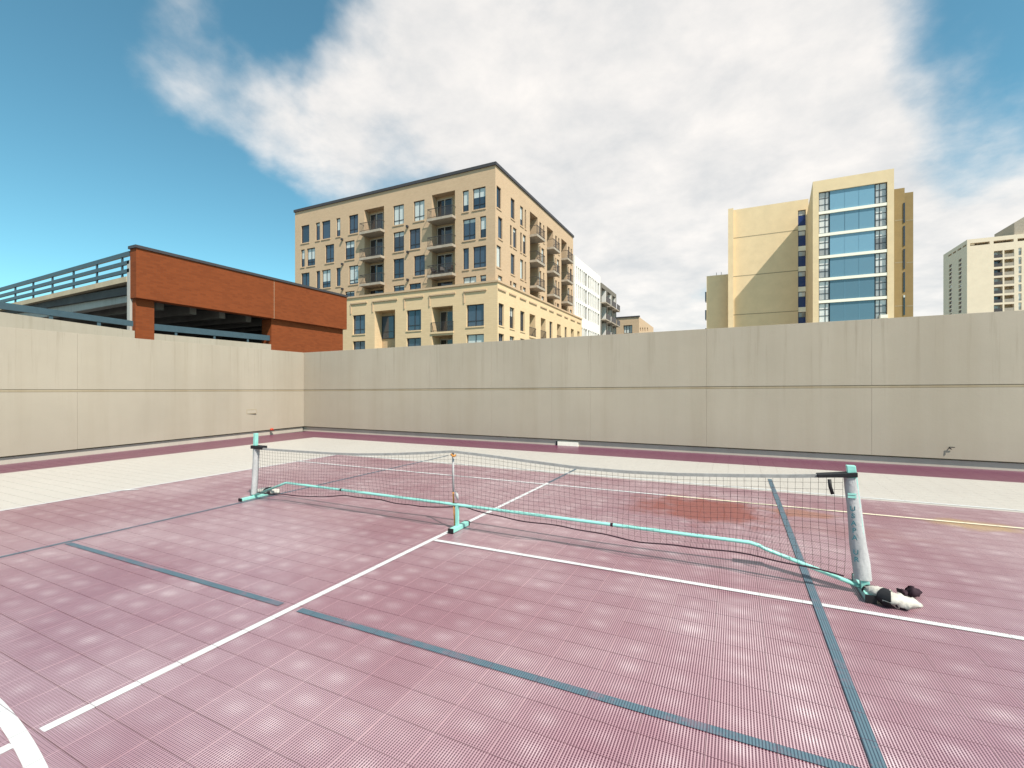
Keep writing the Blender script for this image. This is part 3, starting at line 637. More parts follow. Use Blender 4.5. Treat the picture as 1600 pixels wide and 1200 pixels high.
# ---------------------------------------------------------------- beige tower with the blue glass bay
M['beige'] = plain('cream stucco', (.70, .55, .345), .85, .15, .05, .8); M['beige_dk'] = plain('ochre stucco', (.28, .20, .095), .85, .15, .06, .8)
M['bandw'] = plain('white spandrel', (.86, .83, .70), .7, .2, .03, 2); M['groove'] = plain('stucco joint', (.33, .27, .18), .9, .1)
M['blueglass'] = glass_mat('pale blue glass', (.13, .25, .33), rough=.12, pale_amt=0, spec=.6); M['navy'] = plain('navy panel', (.012, .03, .14), .3, .5)
M['pane_pale'] = glass_mat('curtained glass', (.34, .34, .33), pale=(.66, .65, .61), pale_amt=.9)
def tower():
    root = empty('apartment_tower'); tag(root, 'cream tower with a projecting bay of wide blue glass bands', 'building')
    vY = at_depth(1335, 64)[1]; k0 = (1230, 250, 969/210)
    uR_ = on_v(1397, 400, vY)[0]; uL_ = on_v(1270, 400, vY)[0]
    # depth of the bay from where its side meets the main wall
    vM = on_u(1261, 400, uL_)[0]
    zl = on_v(1270, 284, vY)[1]; zr = on_v(1396, 264, vY)[1]; zt = max(zl, zr)
    def R2(xl, xr, yt, yb):
        xl, yt_ = crop(xl, yt, *k0); xr, yb_ = crop(xr, yb, *k0); xm = (xl+xr)/2
        return on_v(xl, 400, vY)[0]-uL_, on_v(xr, 400, vY)[0]-uL_, on_v(xm, yb_, vY)[1], on_v(xm, yt_, vY)[1]
    a0, a1 = R2(228, 722, 0, 1)[:2]; b0, b1 = R2(310, 632, 0, 1)[:2]
    zb = [R2(310, 632, 198, 340)[3]-i*0 for i in range(1)]
    ztop = R2(310, 632, 195, 345)[3]; zbot = R2(310, 632, 195, 338)[2]; ztop5 = R2(318, 640, 852, 985)[3]; pitch = (ztop-ztop5)/4
    hgt = ztop-zbot; hole = (a0, a1, ztop-pitch*9+.5, ztop, 0.35)
    body = MB(); pt = facade(body, (uL_, vY), (1, 0), (0, -1), 0, uR_-uL_, -14, zt, [hole])
    body.quad((uL_, vY, -14), (uL_, vY, zt), (uL_, vM, zt-2.6), (uL_, vM, -14)); body.quad((uR_, vY, -14), (uR_, vM+6, -14), (uR_, vM+6, zt), (uR_, vY, zt))
    body.quad((uL_, vY, zt), (uR_, vY, zt), (uR_, vM+6, zt), (uL_, vM+.0, zt-2.6)); body.quad((uL_, vM, -14), (uL_, vM, zt-2.6), (uR_, vM+6, zt), (uR_, vM+6, -14))
    body.build('bay_wall', M['beige'], root, fix=False)
    for i in range(9):
        z1 = ztop-i*pitch; z0 = z1-hgt
        mb = MB(); obox(mb, pt, a0+.002, a1-.002, .04, .5, z0-(pitch-hgt)+.01, z0-.01); mb.build('spandrel', M['bandw'], root)
        gp = MB(); obox(gp, pt, b0, b1, .2, .26, z0, z1); gl = gp.build('glass_band', M['blueglass'], root)
        mu = MB()
        for q in (.34, .66): s = b0+(b1-b0)*q; obox(mu, pt, s-.03, s+.03, .185, .21, z0, z1)
        mu.build('mullion', M['blueglass'], gl)
        window(root, pt, (a0, b0-.06, z0, z1, .34), (.62,), (.35, .68), fw=.09, glass=M['pane_pale']); window(root, pt, (b1+.06, a1, z0, z1, .34), (.4,), (.35, .68), fw=.09, glass=M['pane_pale'])
    z_ac = ztop-5*pitch-hgt+.2; sx = R2(665, 718, 0, 1)
    mb = MB(); obox(mb, pt, sx[0], sx[1], -.5, .2, R2(665, 718, 1118, 1142)[2], R2(665, 718, 1118, 1142)[3]); mb.build('air_conditioner', M['bandw'], root)
    # main wall to the left of the bay, with its window strip next to the bay
    uM0 = on_v(1138, 400, vM)[0]; zm0 = on_v(1200, 320, vM)[1]; w0, w1 = on_v(1247, 400, vM)[0]-uM0, on_v(1259, 400, vM)[0]-uM0
    strip_h = (w0, w1, zm0-40, on_v(1253, 328, vM)[1], .3)
    mw = MB(); ptm = facade(mw, (uM0, vM), (1, 0), (0, -1), 0, uL_-uM0+.2, -14, zm0, [strip_h])
    mw.quad((uM0, vM, -14), (uM0, vM, zm0), (uM0, vM+14, zm0), (uM0, vM+14, -14)); mw.quad((uM0, vM, zm0), (uL_+.2, vM, zm0), (uL_+.2, vM+14, zm0), (uM0, vM+14, zm0)); mw.build('wall', M['beige'], root, fix=False)
    pitch2 = pitch*1.0; z = strip_h[3]
    for i in range(8):
        window(root, ptm, (w0, w1, z-pitch2*.27, z, .28), (), (), fw=.08, glass=M['pane_pale'])
        nb = MB(); obox(nb, ptm, w0, w1, .18, .27, z-pitch2*.76, z-pitch2*.27-.01); nb.build('navy_panel', M['navy'], root)
        nb = MB(); obox(nb, ptm, w0, w1, .1, .27, z-pitch2+.01, z-pitch2*.76-.01); nb.build('spandrel', M['bandw'], root); z -= pitch2
    xs = on_v(1146, 400, vM)[0]-uM0
    for y in (372, 432, 492): zz = on_v(1148, y, vM)[1]; mb = MB(); obox(mb, ptm, xs, w0, -.012, .02, zz-.06, zz+.06); mb.build('joint', M['groove'], root)
    # pilaster at its left end
    mb = MB(); obox(mb, ptm, -.02, xs, -.9, .02, -14, zm0+.003); mb.build('pilaster', M['beige'], root)
    # lower wing further left
    vL = vM+1.0; uw0 = on_v(1104, 430, vL)[0]; zw = on_v(1120, 430, vL)[1]
    MB().box(uw0, uM0-.01, vL, vL+12, -14, zw).build('lower_wing', M['beige'], root)
    mb = MB()
    for i in range(6): mb.box(uw0-.25, uw0-.003, vL+.3, vL+1.8, zw-4.2-i*3.1, zw-2.6-i*3.1)
    mb.build('side_bay_window', M['glass_dark'], root)
    # stepped volumes right of the bay
    vR1, vR2 = vY+2.2, vY+4.4; u1 = on_v(1413.5, 300, vR1)[0]; u2 = on_v(1427, 310, vR2)[0]
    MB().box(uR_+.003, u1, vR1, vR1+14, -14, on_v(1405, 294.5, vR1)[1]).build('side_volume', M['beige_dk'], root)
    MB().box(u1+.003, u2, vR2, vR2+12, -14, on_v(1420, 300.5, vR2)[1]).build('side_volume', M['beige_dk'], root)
    q = on_v(1413, 400, vR1)[0]; zq = on_v(1413, 317, vR1)[1]
    for i in range(9): MB().box(q-.12, q+.06, vR1-.08, vR1+.02, zq-i*pitch-pitch*.86, zq-i*pitch).build('slot_window', M['glass_dark'], root)
    for y in (344, 410, 478):
        for (v_, x0, x1) in ((vR1, 1398, 1412), (vR2, 1416, 1427)):
            zz = on_v((x0+x1)/2, y, v_)[1]; MB().box(on_v(x0, y, v_)[0], on_v(x1, y, v_)[0], v_-.012, v_+.02, zz-.06, zz+.06).build('joint', M['groove'], root)
    # thin masts on the wing roof
    for x in (1119.5, 1127): uu = on_v(x, 430, vL+2)[0]; MB().tube([(uu, vL+2, zw), (uu, vL+2, zw+.9)], .04, 6).build('roof_mast', M['frame'], root)
tower()

# ---------------------------------------------------------------- far tower at the right edge
M['cream2'] = plain('pale cream concrete', (.74, .62, .47), .85, .15, .04, .5)
def far_tower():
    root = empty('apartment_tower'); tag(root, 'distant cream tower at the right edge with roof colonnade and stacked balconies', 'building')
    u0, v0 = at_depth(1511, 150); zt = EYE+(Y0-374.5)/F*150; k0 = (1460, 340, 7.5); W = 42
    def R2(xl, xr): return on_v(crop(xl, 0, *k0)[0], 400, v0)[0]-u0, on_v(crop(xr, 0, *k0)[0], 400, v0)[0]-u0
    def zy(x, y): X, Y = crop(x, y, *k0); return on_v(X, Y, v0)[1]
    hs = []; zc1, zc0 = zy(530, 290), zy(530, 322)
    for xl, xr in ((418, 648), (694, 930), (975, 1200)): a, b = R2(xl, xr); hs.append((a, b, zc0, zc1, 3))
    zr = zy(750, 388); pz = (zr-zy(750, 1020))/6; hb = []
    for i in range(10):
        for xl, xr in ((697, 800), (820, 935)): a, b = R2(xl, xr); hb.append((a, b, zr-i*pz-pz*.78, zr-i*pz, 1.6))
        a, b = R2(985, 1022); hb.append((a, b, zr-i*pz-pz*.7, zr-i*pz+.3, .4))
    mb = MB(); pt = facade(mb, (u0, v0), (1, 0), (0, -1), 0, W, -14, zt, hs+hb)
    vb = on_u(1474, 420, u0)[0]
    def z2(x, y): X, Y = crop(x, y, *k0); return on_u(X, Y, u0)
    h2 = []
    for xl, xr in ((330,374),(270,315),(215,255),(160,203)):
        a = z2(xr, 350)[0]-v0; b = z2(xl, 350)[0]-v0; h2.append((a, b, zc0+.3, zc1, 2))
    for (xl, xr, y) in ((282, 318, 475), (170, 205, 540)):
        a, z = z2(xr, y); b = z2(xl, y)[0]
        for i in range(18): h2.append((a-v0, b-v0, z-pz*.5*(i+1)+pz*.16, z-pz*.5*i, .4))
    # seen from the -u side: s along +v, outward -u
    pt2 = facade(mb, (u0, v0), (0, 1), (-1, 0), 0, vb-v0, -14, zt, h2)
    mb.quad((u0, v0, zt), (u0+W, v0, zt), (u0+W, vb, zt), (u0, vb, zt)); mb.quad((u0+W, v0, -14), (u0+W, vb, -14), (u0+W, vb, zt), (u0+W, v0, zt)); mb.quad((u0, vb, -14), (u0+W, vb, -14), (u0+W, vb, zt), (u0, vb, zt))
    mb.build('wall', M['cream2'], root, fix=False)
    bk = MB().box(u0+2.6, u0+W-.5, v0+3, v0+3.3, zc0-.5, zc1+.3).box(u0+2.05, u0+2.4, v0+2.9, vb-1, zc0-.5, zc1+.3); bk.build('colonnade_back', M['recess'], root)
    for h in h2[4:]: k = MB(); obox(k, pt2, h[0], h[1], .3, .38, h[2], h[3]); k.build('window', M['glass_dark'], root)
    for i, h in enumerate(hb):
        if h[4] < 1:
            k = MB(); obox(k, pt, h[0], h[1], .3, .38, h[2], h[3]); k.build('window', M['pane_pale'], root); continue
        k = MB(); obox(k, pt, h[0], h[1], h[4]-.02, h[4]+.1, h[2], h[3]); w_ = k.build('recess_wall', M['recess'] if i % 3 else M['glass'], root)
        k = MB(); obox(k, pt, h[0]+.01, h[1]-.01, .05, .1, h[2]+.001, h[2]+1.05); k.build('railing', M['soffit'] if i % 3 else M['rail'], w_)
    zp = zt; a = on_v(1589, 350, v0)[0]; MB().prism([(a, zp+.01), (a+20, zp+.01), (a+20, zp+9), (a+5, zp+7.5), (a, zp+4.2)], v0+1.5, v0+14).build('roof_house', M['soffit'], root)
far_tower()

# ---------------------------------------------------------------- brick parking garage
M['conc'] = wall_mat('grey structural concrete', (.42, .41, .38), (.27, .26, .23), .5); M['sand'] = plain('sandy slab edge', (.42, .355, .25), .85, .15, .12, 2)
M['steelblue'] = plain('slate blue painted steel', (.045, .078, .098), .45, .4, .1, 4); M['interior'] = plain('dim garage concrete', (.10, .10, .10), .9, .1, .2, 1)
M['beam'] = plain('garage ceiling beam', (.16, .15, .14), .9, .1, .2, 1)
def garage():
    root = empty('parking_garage'); tag(root, 'brick parking garage with open decks and slate blue rails behind the left wall', 'building')
    uG, vG = at_depth(213, 22.5)
    vE_ = on_u(542, 480, uG)[0]
    zt = on_u(213, 387, uG)[1]; zb = on_u(213, 465, uG)[1]; uB0 = on_v(203, 400, vG)[0]
    # brick band round the top
    jn = on_u(428.5, 450, uG)[0]
    MB().box(uB0, uG, vG, jn-.012, zb, zt).build('brick_band', M['brick'], root, bevel=.01); MB().box(uG-.6, uG, jn+.012, vE_, zb, zt).build('brick_band', M['brick'], root, bevel=.01)
    MB().box(uG-.5, uG-.012, jn-.02, jn+.02, zb, zt).build('expansion_joint', M['sand'], root)
    MB().box(uB0-.06, uG+.06, vG-.06, vE_+.06, zt, zt+.14).build('roof_coping', M['coping'], root)
    uP1 = uG-.25
    vp1 = on_u(241, 500, uP1)[0]; MB().box(uB0+.04, uP1, vG+.08, vp1, -14, zb-.001).build('brick_pillar', M['brick'], root)
    vo1 = on_u(424, 500, uP1)[0]; MB().box(uP1-.9, uP1, vo1, vE_-.15, -14, zb-.001).build('brick_wall', M['brick'], root)
    zp = on_u(241.6, 521, uP1)[1]; zp2 = on_u(424, 538, uP1)[1]
    MB().prism([(vp1+.003, zp-3), (vo1-.003, zp-3), (vo1-.003, zp2), (vp1+.003, zp)], uP1-.35, uP1-.02, 'x').build('parapet', M['wall'], root)
    zr = on_u(243, 511, uP1-.1)[1]; zr2 = on_u(420, 528, uP1-.1)[1]
    rl = MB().prism([(vp1+.01, zr-.16), (vo1-.01, zr2-.16), (vo1-.01, zr2+.16), (vp1+.01, zr+.16)], uP1-.24, uP1-.12, 'x').build('guard_rail', M['steelblue'], root)
    for x in (278, 338, 390): v_ = on_u(x, 525, uP1)[0]; MB().box(uP1-.2, uP1-.15, v_-.05, v_+.05, zp-.3, zr-.1).build('rail_post', M['steelblue'], root)
    # interior: floor, ceiling with beams, back wall
    zc = zb+.3; zf = zp-1.0
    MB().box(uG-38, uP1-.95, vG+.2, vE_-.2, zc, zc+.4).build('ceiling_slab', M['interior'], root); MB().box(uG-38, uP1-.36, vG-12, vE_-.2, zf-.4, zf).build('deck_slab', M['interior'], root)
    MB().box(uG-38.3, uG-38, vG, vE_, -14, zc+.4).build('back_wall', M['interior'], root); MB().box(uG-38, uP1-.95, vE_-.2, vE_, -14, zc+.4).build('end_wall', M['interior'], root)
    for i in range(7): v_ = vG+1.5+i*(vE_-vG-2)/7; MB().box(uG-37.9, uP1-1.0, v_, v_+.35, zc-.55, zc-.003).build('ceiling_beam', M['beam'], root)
    # upper deck edge running left from the corner
    uC = on_v(199, 430, vG)[0]; ue = uC-34
    z0 = on_v(199, 441, vG)[1]; z1 = on_v(199, 432, vG)[1]
    za = lambda x, y: on_v(x, y, vG)[1]
    # heights read off at the left as well (the deck dips a little to the left)
    sl_ = lambda y0, y1: (za(199, y0), za(30, y1), on_v(199, 0, vG)[0], on_v(30, 0, vG)[0])
    def edge(nm, yt, yb, mat, d0, d1):      # (y at x=199, y at x=30) for top and bottom
        a, b, s0, s1 = sl_(*yt); c, d, _, _ = sl_(*yb); k = (ue-s0)/(s1-s0)
        return MB().prism([(s0, c), (s0, a), (ue, a+(b-a)*k), (ue, c+(d-c)*k)], vG+d0, vG+d1, 'y').build(nm, mat, root)
    edge('deck_edge', (432, 471.5), (440.5, 478), M['sand'], -.05, 9); edge('edge_beam', (449, 484), (468, 499), M['conc'], .35, .8)
    edge('soffit_shadow_gap', (440.6, 478.1), (449, 484), M['conc'], .9, 1.2)  # set-back strip added to stand for the shadow gap under the deck
    MB().box(uC+.01, uB0+.03, vG-.02, vG+.5, -14, on_v(203, 407, vG)[1]).build('concrete_column', M['conc'], root)
    for (yt, w) in (((396.5, 444), .11), ((410, 454.5), .09), ((423, 464), .09)):
        a, b, s0, s1 = sl_(*yt); k = (ue-s0)/(s1-s0)
        MB().prism([(s0+.2, a-w), (s0+.2, a+w), (ue, a+(b-a)*k+w), (ue, a+(b-a)*k-w)], vG-.02, vG+.08, 'y').build('guard_rail', M['steelblue'], root)
    for x in (190, 150.5, 114, 81, 51, 23, -6, -34, -62): 
        u_ = on_v(x, 430, vG)[0]; f = (199-x)/169; MB().box(u_-.045, u_+.045, vG-.005, vG+.065, za(x, 432+f*39.5)-.05, za(x, 396.5+f*47.5)).build('rail_post', M['steelblue'], root)
    # near parapet of the lower ramp with its rail
    zq0 = on_u(209.6, 517, uG)[1]; v0_ = on_u(0, 500, uG)[0]; v1_ = on_u(209.6, 500, uG)[0]; zq1 = on_u(0, 487.5, uG)[1]; sl = (zq1-zq0)/(v0_-v1_); vn = v0_-9
    MB().prism([(v1_, zq0-6), (v1_, zq0), (vn, zq0+sl*(vn-v1_)), (vn, zq0-6)], uG-.3, uG+.05, 'x').build('parapet', M['wall'], root)
    r0 = on_u(206, 505.5, uG-.1)[1]; r1 = on_u(0, 477, uG-.1)[1]; sr = (r1-r0)/(v0_-v1_)
    MB().prism([(v1_-.0, r0-.13), (v1_-.0, r0+.13), (vn, r0+sr*(vn-v1_)+.15), (vn, r0+sr*(vn-v1_)-.15)], uG-.2, uG-.08, 'x').build('guard_rail', M['steelblue'], root)
    for x in (157, 82, -20, -140): v_ = on_u(x, 500, uG)[0]; MB().box(uG-.17, uG-.11, v_-.06, v_+.06, zq0+sl*(v_-v1_)-.1, r0+sr*(v_-v1_)-.1).build('rail_post', M['steelblue'], root)
garage()

# ---------------------------------------------------------------- pickleball net on its frame
def net():
    vN = avg(1, (397, 775), (712, 829), (1352, 935))
    P = lambda x, y: (lambda q: (q[0], vN, q[1]))(on_v(x, y, vN))
    root = empty('pickleball_net', (0, 0, 0)); tag(root, 'sagging pickleball net on a mint green steel frame with three feet', 'net')
    uL, uR, uM = P(397, 775)[0], P(1352, 935)[0], P(712, 829)[0]
    # frame
    zt = .27; f1 = P(445, 755); f2 = P(1182, 849)
    pts = [(uL+.03, vN, .05), (f1[0]-.03, vN, zt-.02), (f1[0]+.03, vN, zt), (uM, vN, zt), (f2[0]-.05, vN, zt), (f2[0]+.02, vN, zt-.015), (f2[0]+.06, vN, zt-.035), (uR-.02, vN, .05)]
    MB().tube(pts, .0155, 10).build('base_tube', M['mint'], root, smooth=True)
    for x in (533, 956): q = P(x, 800)[0]; MB().tube([(q-.012, vN, zt), (q+.012, vN, zt)], .0175, 10).build('tube_joint', M['cord'], root)
    def foot(u, a, b, w=.05, h=.035, tilt=0):
        o = MB().box(u-w/2, u+w/2, vN+a, vN+b, .004, .004+h).build('foot', M['mint'], root, bevel=.004)
        MB().box(u-w/2-.002, u+w/2+.002, vN+a-.006, vN+a+.012, .003, .006+h).build('end_cap', M['black'], o); MB().box(u-w/2-.002, u+w/2+.002, vN+b-.012, vN+b+.006, .003, .006+h).build('end_cap', M['black'], o); return o
    foot(uL, -.2, .36); foot(uM+.02, -.13, .2, .055, .045); foot(uR, -.16, .26, .06, .05)
    MB().box(uM+.005, uM+.035, vN-.014, vN+.014, .04, zt).build('centre_stub', M['mint'], root)
    # end posts (the right one leans a little towards the middle)
    lt = P(400, 677); rt = P(1329, 727)
    def post(u0, u1, z0, z1, w):
        o = MB().prism([(u0-w, z0), (u0+w, z0), (u1+w, z1), (u1-w, z1)], vN-.024, vN+.024, 'y').build('post', M['mint'], root, bevel=.004); return o
    post(uL, lt[0], .03, lt[2], .021); pr = post(uR, rt[0], .04, rt[2], .028)
    # top line, bottom line
    top = [P(*q) for q in ((401, 700), (430, 702.5), (470, 705.5), (520, 708.5), (560, 709.6), (610, 709.2), (660, 707.5), (707, 705), (760, 711.5), (830, 721), (900, 730), (980, 736.5), (1060, 740.5), (1150, 742.5), (1230, 743.5), (1322, 742.5))]
    bot = [P(*q) for q in ((401, 768), (440, 772), (482, 776), (540, 774), (600, 783), (660, 790.5), (700, 792), (725, 792), (770, 803), (830, 814.5), (920, 831), (1000, 845), (1090, 856), (1180, 867), (1260, 883), (1338, 903))]
    def f(tab):
        us = [p[0] for p in tab]; zs = [p[2] for p in tab]
        def h(u):
            if u <= us[0]: return zs[0]
            for i in range(len(us)-1):
                if u <= us[i+1]:
                    t = (u-us[i])/(us[i+1]-us[i]); return zs[i]+(zs[i+1]-zs[i])*t
            return zs[-1]
        return h
    ft, fb = f(top), f(bot)
    def dv(u, t):       # the slack net waves a little out of its plane
        return (.022*math.sin(u*5.1+t*2.2)+.014*math.sin(u*11.7+1.3))*t + .01*math.sin(u*2.3+t*4)
    def node(u, t):
        z = ft(u)+(fb(u)-ft(u))*t; z += .010*math.sin(u*8.3+t*3)*t*(1-t)*2
        return Vector((u+.012*math.sin(u*6+t*5)*t, vN+dv(u, t)-.012, z))
    u0, u1 = top[0][0]+.03, top[-1][0]-.02; nu = int((u1-u0)/.05); nt_ = 14
    mb = MB()
    def seg(a, b, r):
        d = (b-a).normalized(); e1 = d.cross(Vector((0, 1, 0))).normalized(); e2 = Vector((0, 1, 0)); n = len(mb.v)
        for p in (a, b):
            for k in range(3): an = 2*math.pi*k/3+.5; mb.v.append(tuple(p+e1*math.cos(an)*r+e2*math.sin(an)*r))
        for k in range(3): j = (k+1) % 3; mb.f.append((n+k, n+j, n+3+j, n+3+k))
    G = [[node(u0+(u1-u0)*i/nu, j/nt_) for j in range(nt_+1)] for i in range(nu+1)]
    for i in range(nu+1):
        for j in range(nt_):
            seg(G[i][j], G[i][j+1], .0012)
            if i < nu and j > 0: seg(G[i][j], G[i+1][j], .0012)
    o = mb.build('mesh', M['strand'], root, fix=False)
    tape = MB(); k = 90
    for i in range(k):
        a, b = u0-.02+(u1-u0+.04)*i/k, u0-.02+(u1-u0+.04)*(i+1)/k
        for dy, sg in ((-.021, 1), (-.003, -1)):
            tape.quad((a, vN+dy+dv(a, 0), ft(a)-.014), (b, vN+dy+dv(b, 0), ft(b)-.014), (b, vN+dy+dv(b, 0), ft(b)+.012), (a, vN+dy+dv(a, 0), ft(a)+.012))
        tape.quad((a, vN-.021+dv(a, 0), ft(a)+.012), (b, vN-.021+dv(b, 0), ft(b)+.012), (b, vN-.003+dv(b, 0), ft(b)+.012), (a, vN-.003+dv(a, 0), ft(a)+.012))
    tape.build('top_tape', M['netgrey'], root, fix=False)
    MB().tube([node(u0+(u1-u0)*i/120, 1.0) for i in range(121)], .0062, 6).build('bottom_cord', M['cord'], root, smooth=True)
    # sleeves of net cloth round the two posts
    def sleeve(pts, ws, name, th=.034):
        m = MB(); n = len(pts); rows = []
        for i, ((u, z), w) in enumerate(zip(pts, ws)):
            r = []
            for q in range(10):
                an = 2*math.pi*q/10; wob = 1+.06*math.sin(q*2.1+i*1.7)
                r.append(len(m.v)); m.v.append((u+w*math.cos(an)*wob, vN+th*math.sin(an)*wob, z))
            rows.append(r)
        for a, b in zip(rows, rows[1:]):
            for q in range(10): m.f.append((a[q], a[(q+1) % 10], b[(q+1) % 10], b[q]))
        return m.build(name, M['sleeve'], root, smooth=True)
    cl = P(401, 700)
    sleeve([(uL+(cl[0]-uL)*t, .06+(cl[2]-.06)*t) for t in (0, .15, .3, .5, .7, .85, 1)], [.034, .037, .035, .04, .038, .04, .036], 'post_sleeve', .04)
    sp = [P(*q) for q in ((1348, 905), (1345, 880), (1341, 850), (1338, 820), (1334, 790), (1331, 765), (1329.5, 746))]
    sl2 = sleeve([(p[0], p[2]) for p in sp], [.056, .055, .052, .049, .046, .044, .043], 'post_sleeve', .036)
    MB().tube([P(708, 706), P(708.5, 768)], .011, 8, ).build('centre_sleeve', M['sleeve'], root, smooth=True); MB().tube([P(708, 768), P(711, 827)], .0085, 8).build('centre_rod', M['rust'], root, smooth=True)
    kn = P(708, 708); MB().tube([(kn[0]-.01, vN-.02, kn[2]-.01), (kn[0]+.02, vN-.03, kn[2]-.03), (kn[0]+.05, vN-.03, kn[2]-.015)], .012, 6).build('tie', M['rust'], root, smooth=True)
    tf = P(716, 772); MB().tube([(tf[0]-.03, vN-.02, tf[2]+.04), (tf[0], vN-.03, tf[2]), (tf[0]+.01, vN-.02, tf[2]-.06)], [.008, .02, .006], 6).build('tie', M['sleeve'], root, smooth=True)
    # straps at the top corners
    s0, s1 = P(1276, 742.5), P(1337, 741); MB().prism([(s0[0], s0[2]-.012), (s1[0]+.005, s1[2]-.016), (s1[0]+.005, s1[2]+.018), (s0[0], s0[2]+.012)], vN-.046, vN+.046, 'y').build('strap', M['black'], root, bevel=.004)
    h0, h1, h2 = P(1294, 747), P(1295, 758), P(1299, 770); MB().tube([(h0[0], vN-.05, h0[2]), (h1[0], vN-.055, h1[2]), (h2[0], vN-.05, h2[2])], .0135, 6, .3).build('strap_tail', M['black'], root, smooth=True)
    s0, s1 = P(396, 698), P(413, 700); MB().box(s0[0], s1[0], vN-.045, vN+.045, s0[2]-.022, s0[2]+.022).build('strap', M['black'], root, bevel=.004)
    # lettering down the right sleeve
    def letters(txt, x, y0, dy, size, faint):
        for i, ch in enumerate(txt):
            if ch == ' ': continue
            cu_ = bpy.data.curves.new('letter', 'FONT'); cu_.body = ch; cu_.size = size; cu_.extrude = .0008; cu_.offset = .0012; cu_.align_x = 'CENTER'
            t = bpy.data.objects.new('letter_tmp', cu_); col.objects.link(t); bpy.context.view_layer.update()
            me = bpy.data.meshes.new_from_object(t.evaluated_get(bpy.context.evaluated_depsgraph_get())); bpy.data.objects.remove(t)
            me.materials.clear(); me.materials.append(M['letter']); p = P(x+(y0+i*dy-775)*.075, y0+i*dy)
            lo = bpy.data.objects.new('letter', me); col.objects.link(lo); lo.parent = sl2; lo.location = (p[0], vN-.0425, p[2]-size*.7); lo.rotation_euler = (math.pi/2, 0, 0)
    letters('USAPA UR', 1329, 789, 11.2, .048, 0); q = P(1329.5, 771)
    MB().box(q[0]-.026, q[0]+.026, vN-.041, vN-.036, q[2]-.026, q[2]-.010).box(q[0]-.026, q[0]+.026, vN-.041, vN-.036, q[2]-.004, q[2]+.008).build('printed_mark', M['mint'], sl2)
    return vN, uL, uR
vN, uNL, uNR = net()

# ---------------------------------------------------------------- canvas weight bags at the feet of the net
def bag(name, label, pts, rad, flat, group, strap=None, dark=None, seg=14):
    root = empty(name, (pts[0][0], pts[0][1], 0)); tag(root, label, 'bag', group)
    L = [(p[0]-pts[0][0], p[1]-pts[0][1], p[2]) for p in pts]; n = 26
    def at(t):
        t *= len(L)-1; i = min(int(t), len(L)-2); f = t-i; return Vector(L[i]).lerp(Vector(L[i+1]), f), rad[i]+(rad[i+1]-rad[i])*f
    m = MB(); rows = []
    for i in range(n+1):
        p, r = at(i/n); d = (at(min(1, i/n+.03))[0]-at(max(0, i/n-.03))[0]).normalized(); e = Vector((-d.y, d.x, 0)).normalized(); row = []
        for q in range(seg):
            an = 2*math.pi*q/seg; rr = r*(1+.13*math.sin(3*an+i*.9)+.10*math.sin(i*1.9+q*1.3)+.08*math.sin(7*an-i*.6)+.06*random.uniform(-1, 1))
            z = max(.004, p.z+math.sin(an)*rr*flat); row.append(len(m.v)); m.v.append(tuple(Vector((p.x, p.y, 0))+e*math.cos(an)*rr+Vector((0, 0, z))))
        rows.append(row)
    for a, b in zip(rows, rows[1:]):
        for q in range(seg): m.f.append((a[q], a[(q+1) % seg], b[(q+1) % seg], b[q]))
    m.f.append(tuple(rows[0])); m.f.append(tuple(rows[-1]))
    body = m.build('bag_body', dark or M['cloth'], root, smooth=True)
    for (t0, t1) in (strap or []):
        k = MB(); rows = []
        for t in (t0, (t0+t1)/2, t1):
            p, r = at(t); d = (at(min(1, t+.03))[0]-at(max(0, t-.03))[0]).normalized(); e = Vector((-d.y, d.x, 0)).normalized(); row = []
            for q in range(seg):
                an = 2*math.pi*q/seg; row.append(len(k.v)); k.v.append(tuple(Vector((p.x, p.y, 0))+e*math.cos(an)*r*1.17+Vector((0, 0, max(.005, p.z+math.sin(an)*r*1.17*flat)))))
            rows.append(row)
        for a, b in zip(rows, rows[1:]):
            for q in range(seg): k.f.append((a[q], a[(q+1) % seg], b[(q+1) % seg], b[q]))
        k.build('strap', M['black'], root, smooth=True)
    return root
P3 = lambda x, y, z: (*g(x, y, z), z)
bag('weight_bag', 'limp off white canvas bag with black strap lying at the right net foot', [P3(1356, 921, .05), P3(1373, 927, .06), P3(1392, 936, .05), P3(1412, 940, .04), P3(1432, 943, .015)], [.045, .060, .068, .064, .038], .68, 'bags at the net feet', [(.0, .06), (.32, .50)])
e = P3(1398, 946, .015); MB().box(e[0]-.07, e[0]+.07, e[1]-.03, e[1]+.03, .004, .035).build('bag_end', M['cord'], bpy.data.objects['weight_bag'], bevel=.01).location = (-g(1356, 921, .05)[0], -g(1356, 921, .05)[1], 0)
bag('weight_bag', 'small crumpled black pouch beside the off white bag at the right net foot', [P3(1407, 926, .03), P3(1416, 926, .03), P3(1424, 924, .045), P3(1436, 924, .03)], [.035, .02, .045, .018], .8, 'bags at the net feet', dark=M['cord'])
bag('weight_bag', 'small pale canvas bag with black underside behind the left net foot', [P3(405, 767, .04), P3(420, 767, .05), P3(437, 768, .03)], [.06, .09, .05], .55, 'bags at the net feet', [(.45, .6)])

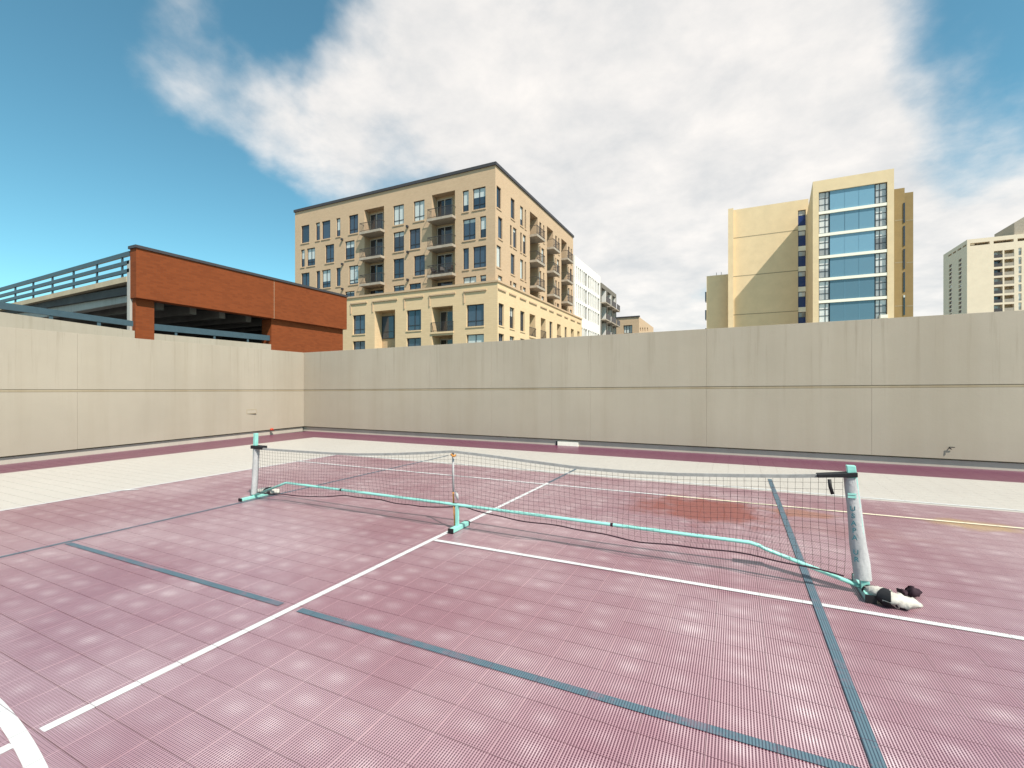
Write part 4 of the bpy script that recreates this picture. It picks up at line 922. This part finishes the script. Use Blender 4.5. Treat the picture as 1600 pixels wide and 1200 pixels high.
M['red'] = plain('faded red cloth', (.45, .06, .035), .9, .1, .3, 30)
q = on_u(431, 672, u_cor+.35); uu = uWf(q[0])
bag('rag', 'tiny crumpled red rag on the curb of the left wall near the corner', [(uu+.03, q[0]-.06, .05), (uu+.05, q[0], .06), (uu+.04, q[0]+.05, .03)], [.03, .04, .02], .9, None, dark=M['red'])
for o_ in [o for o in col.objects if o.name.startswith('rag')]: o_['category'] = 'rag'; o_.location.z = .12

# patio chairs on the lowest jutting balcony next to the corner of the tan block
M['wicker'] = plain('dark patio metal', (.05, .042, .038), .6, .3, .2, 20)
def patio_chair(u, v, z, rz, label):
    root = empty('patio_chair', (u, v, z)); root.rotation_euler = (0, 0, rz); tag(root, label, 'chair', 'patio chairs on the balcony')
    MB().box(-.26, .26, -.26, .26, .40, .45).build('seat', M['wicker'], root); MB().prism([(.20, .45), (.26, .45), (.36, .95), (.30, .95)], -.26, .26, 'y').build('backrest', M['wicker'], root)
    for a in (-.24, .21):
        for b in (-.25, .22): MB().box(a, a+.035, b, b+.035, 0, .40).build('leg', M['wicker'], root)
    for b in (-.27, .23): MB().box(-.22, .24, b, b+.04, .62, .66).build('armrest', M['wicker'], root)
bo = [o for o in tanb.children if o.name.startswith('balcony')]
if bo:
    best = None
    for o in bo:
        xs = [v_.co for v_ in o.data.vertices]; mn = Vector((min(c.x for c in xs), min(c.y for c in xs), max(c.z for c in xs))); mx_ = max(c.x for c in xs)
        if abs(mn.y-(vA-.75)) < .05 and (best is None or (mn.x > best[0].x+1) or (abs(mn.x-best[0].x) < 1 and mn.z < best[0].z)): best = (mn, mx_)
    mn, mx_ = best; w = mx_-mn.x
    patio_chair(mn.x+w*.2, mn.y+.5, mn.z, math.pi, 'left dark patio chair on the lowest jutting balcony nearest the tan corner')
    patio_chair(mn.x+w*.52, mn.y+.5, mn.z, 2.2, 'middle dark patio chair on the lowest jutting balcony nearest the tan corner')
    patio_chair(mn.x+w*.8, mn.y+.55, mn.z, .1, 'right dark patio chair on the lowest jutting balcony nearest the tan corner')
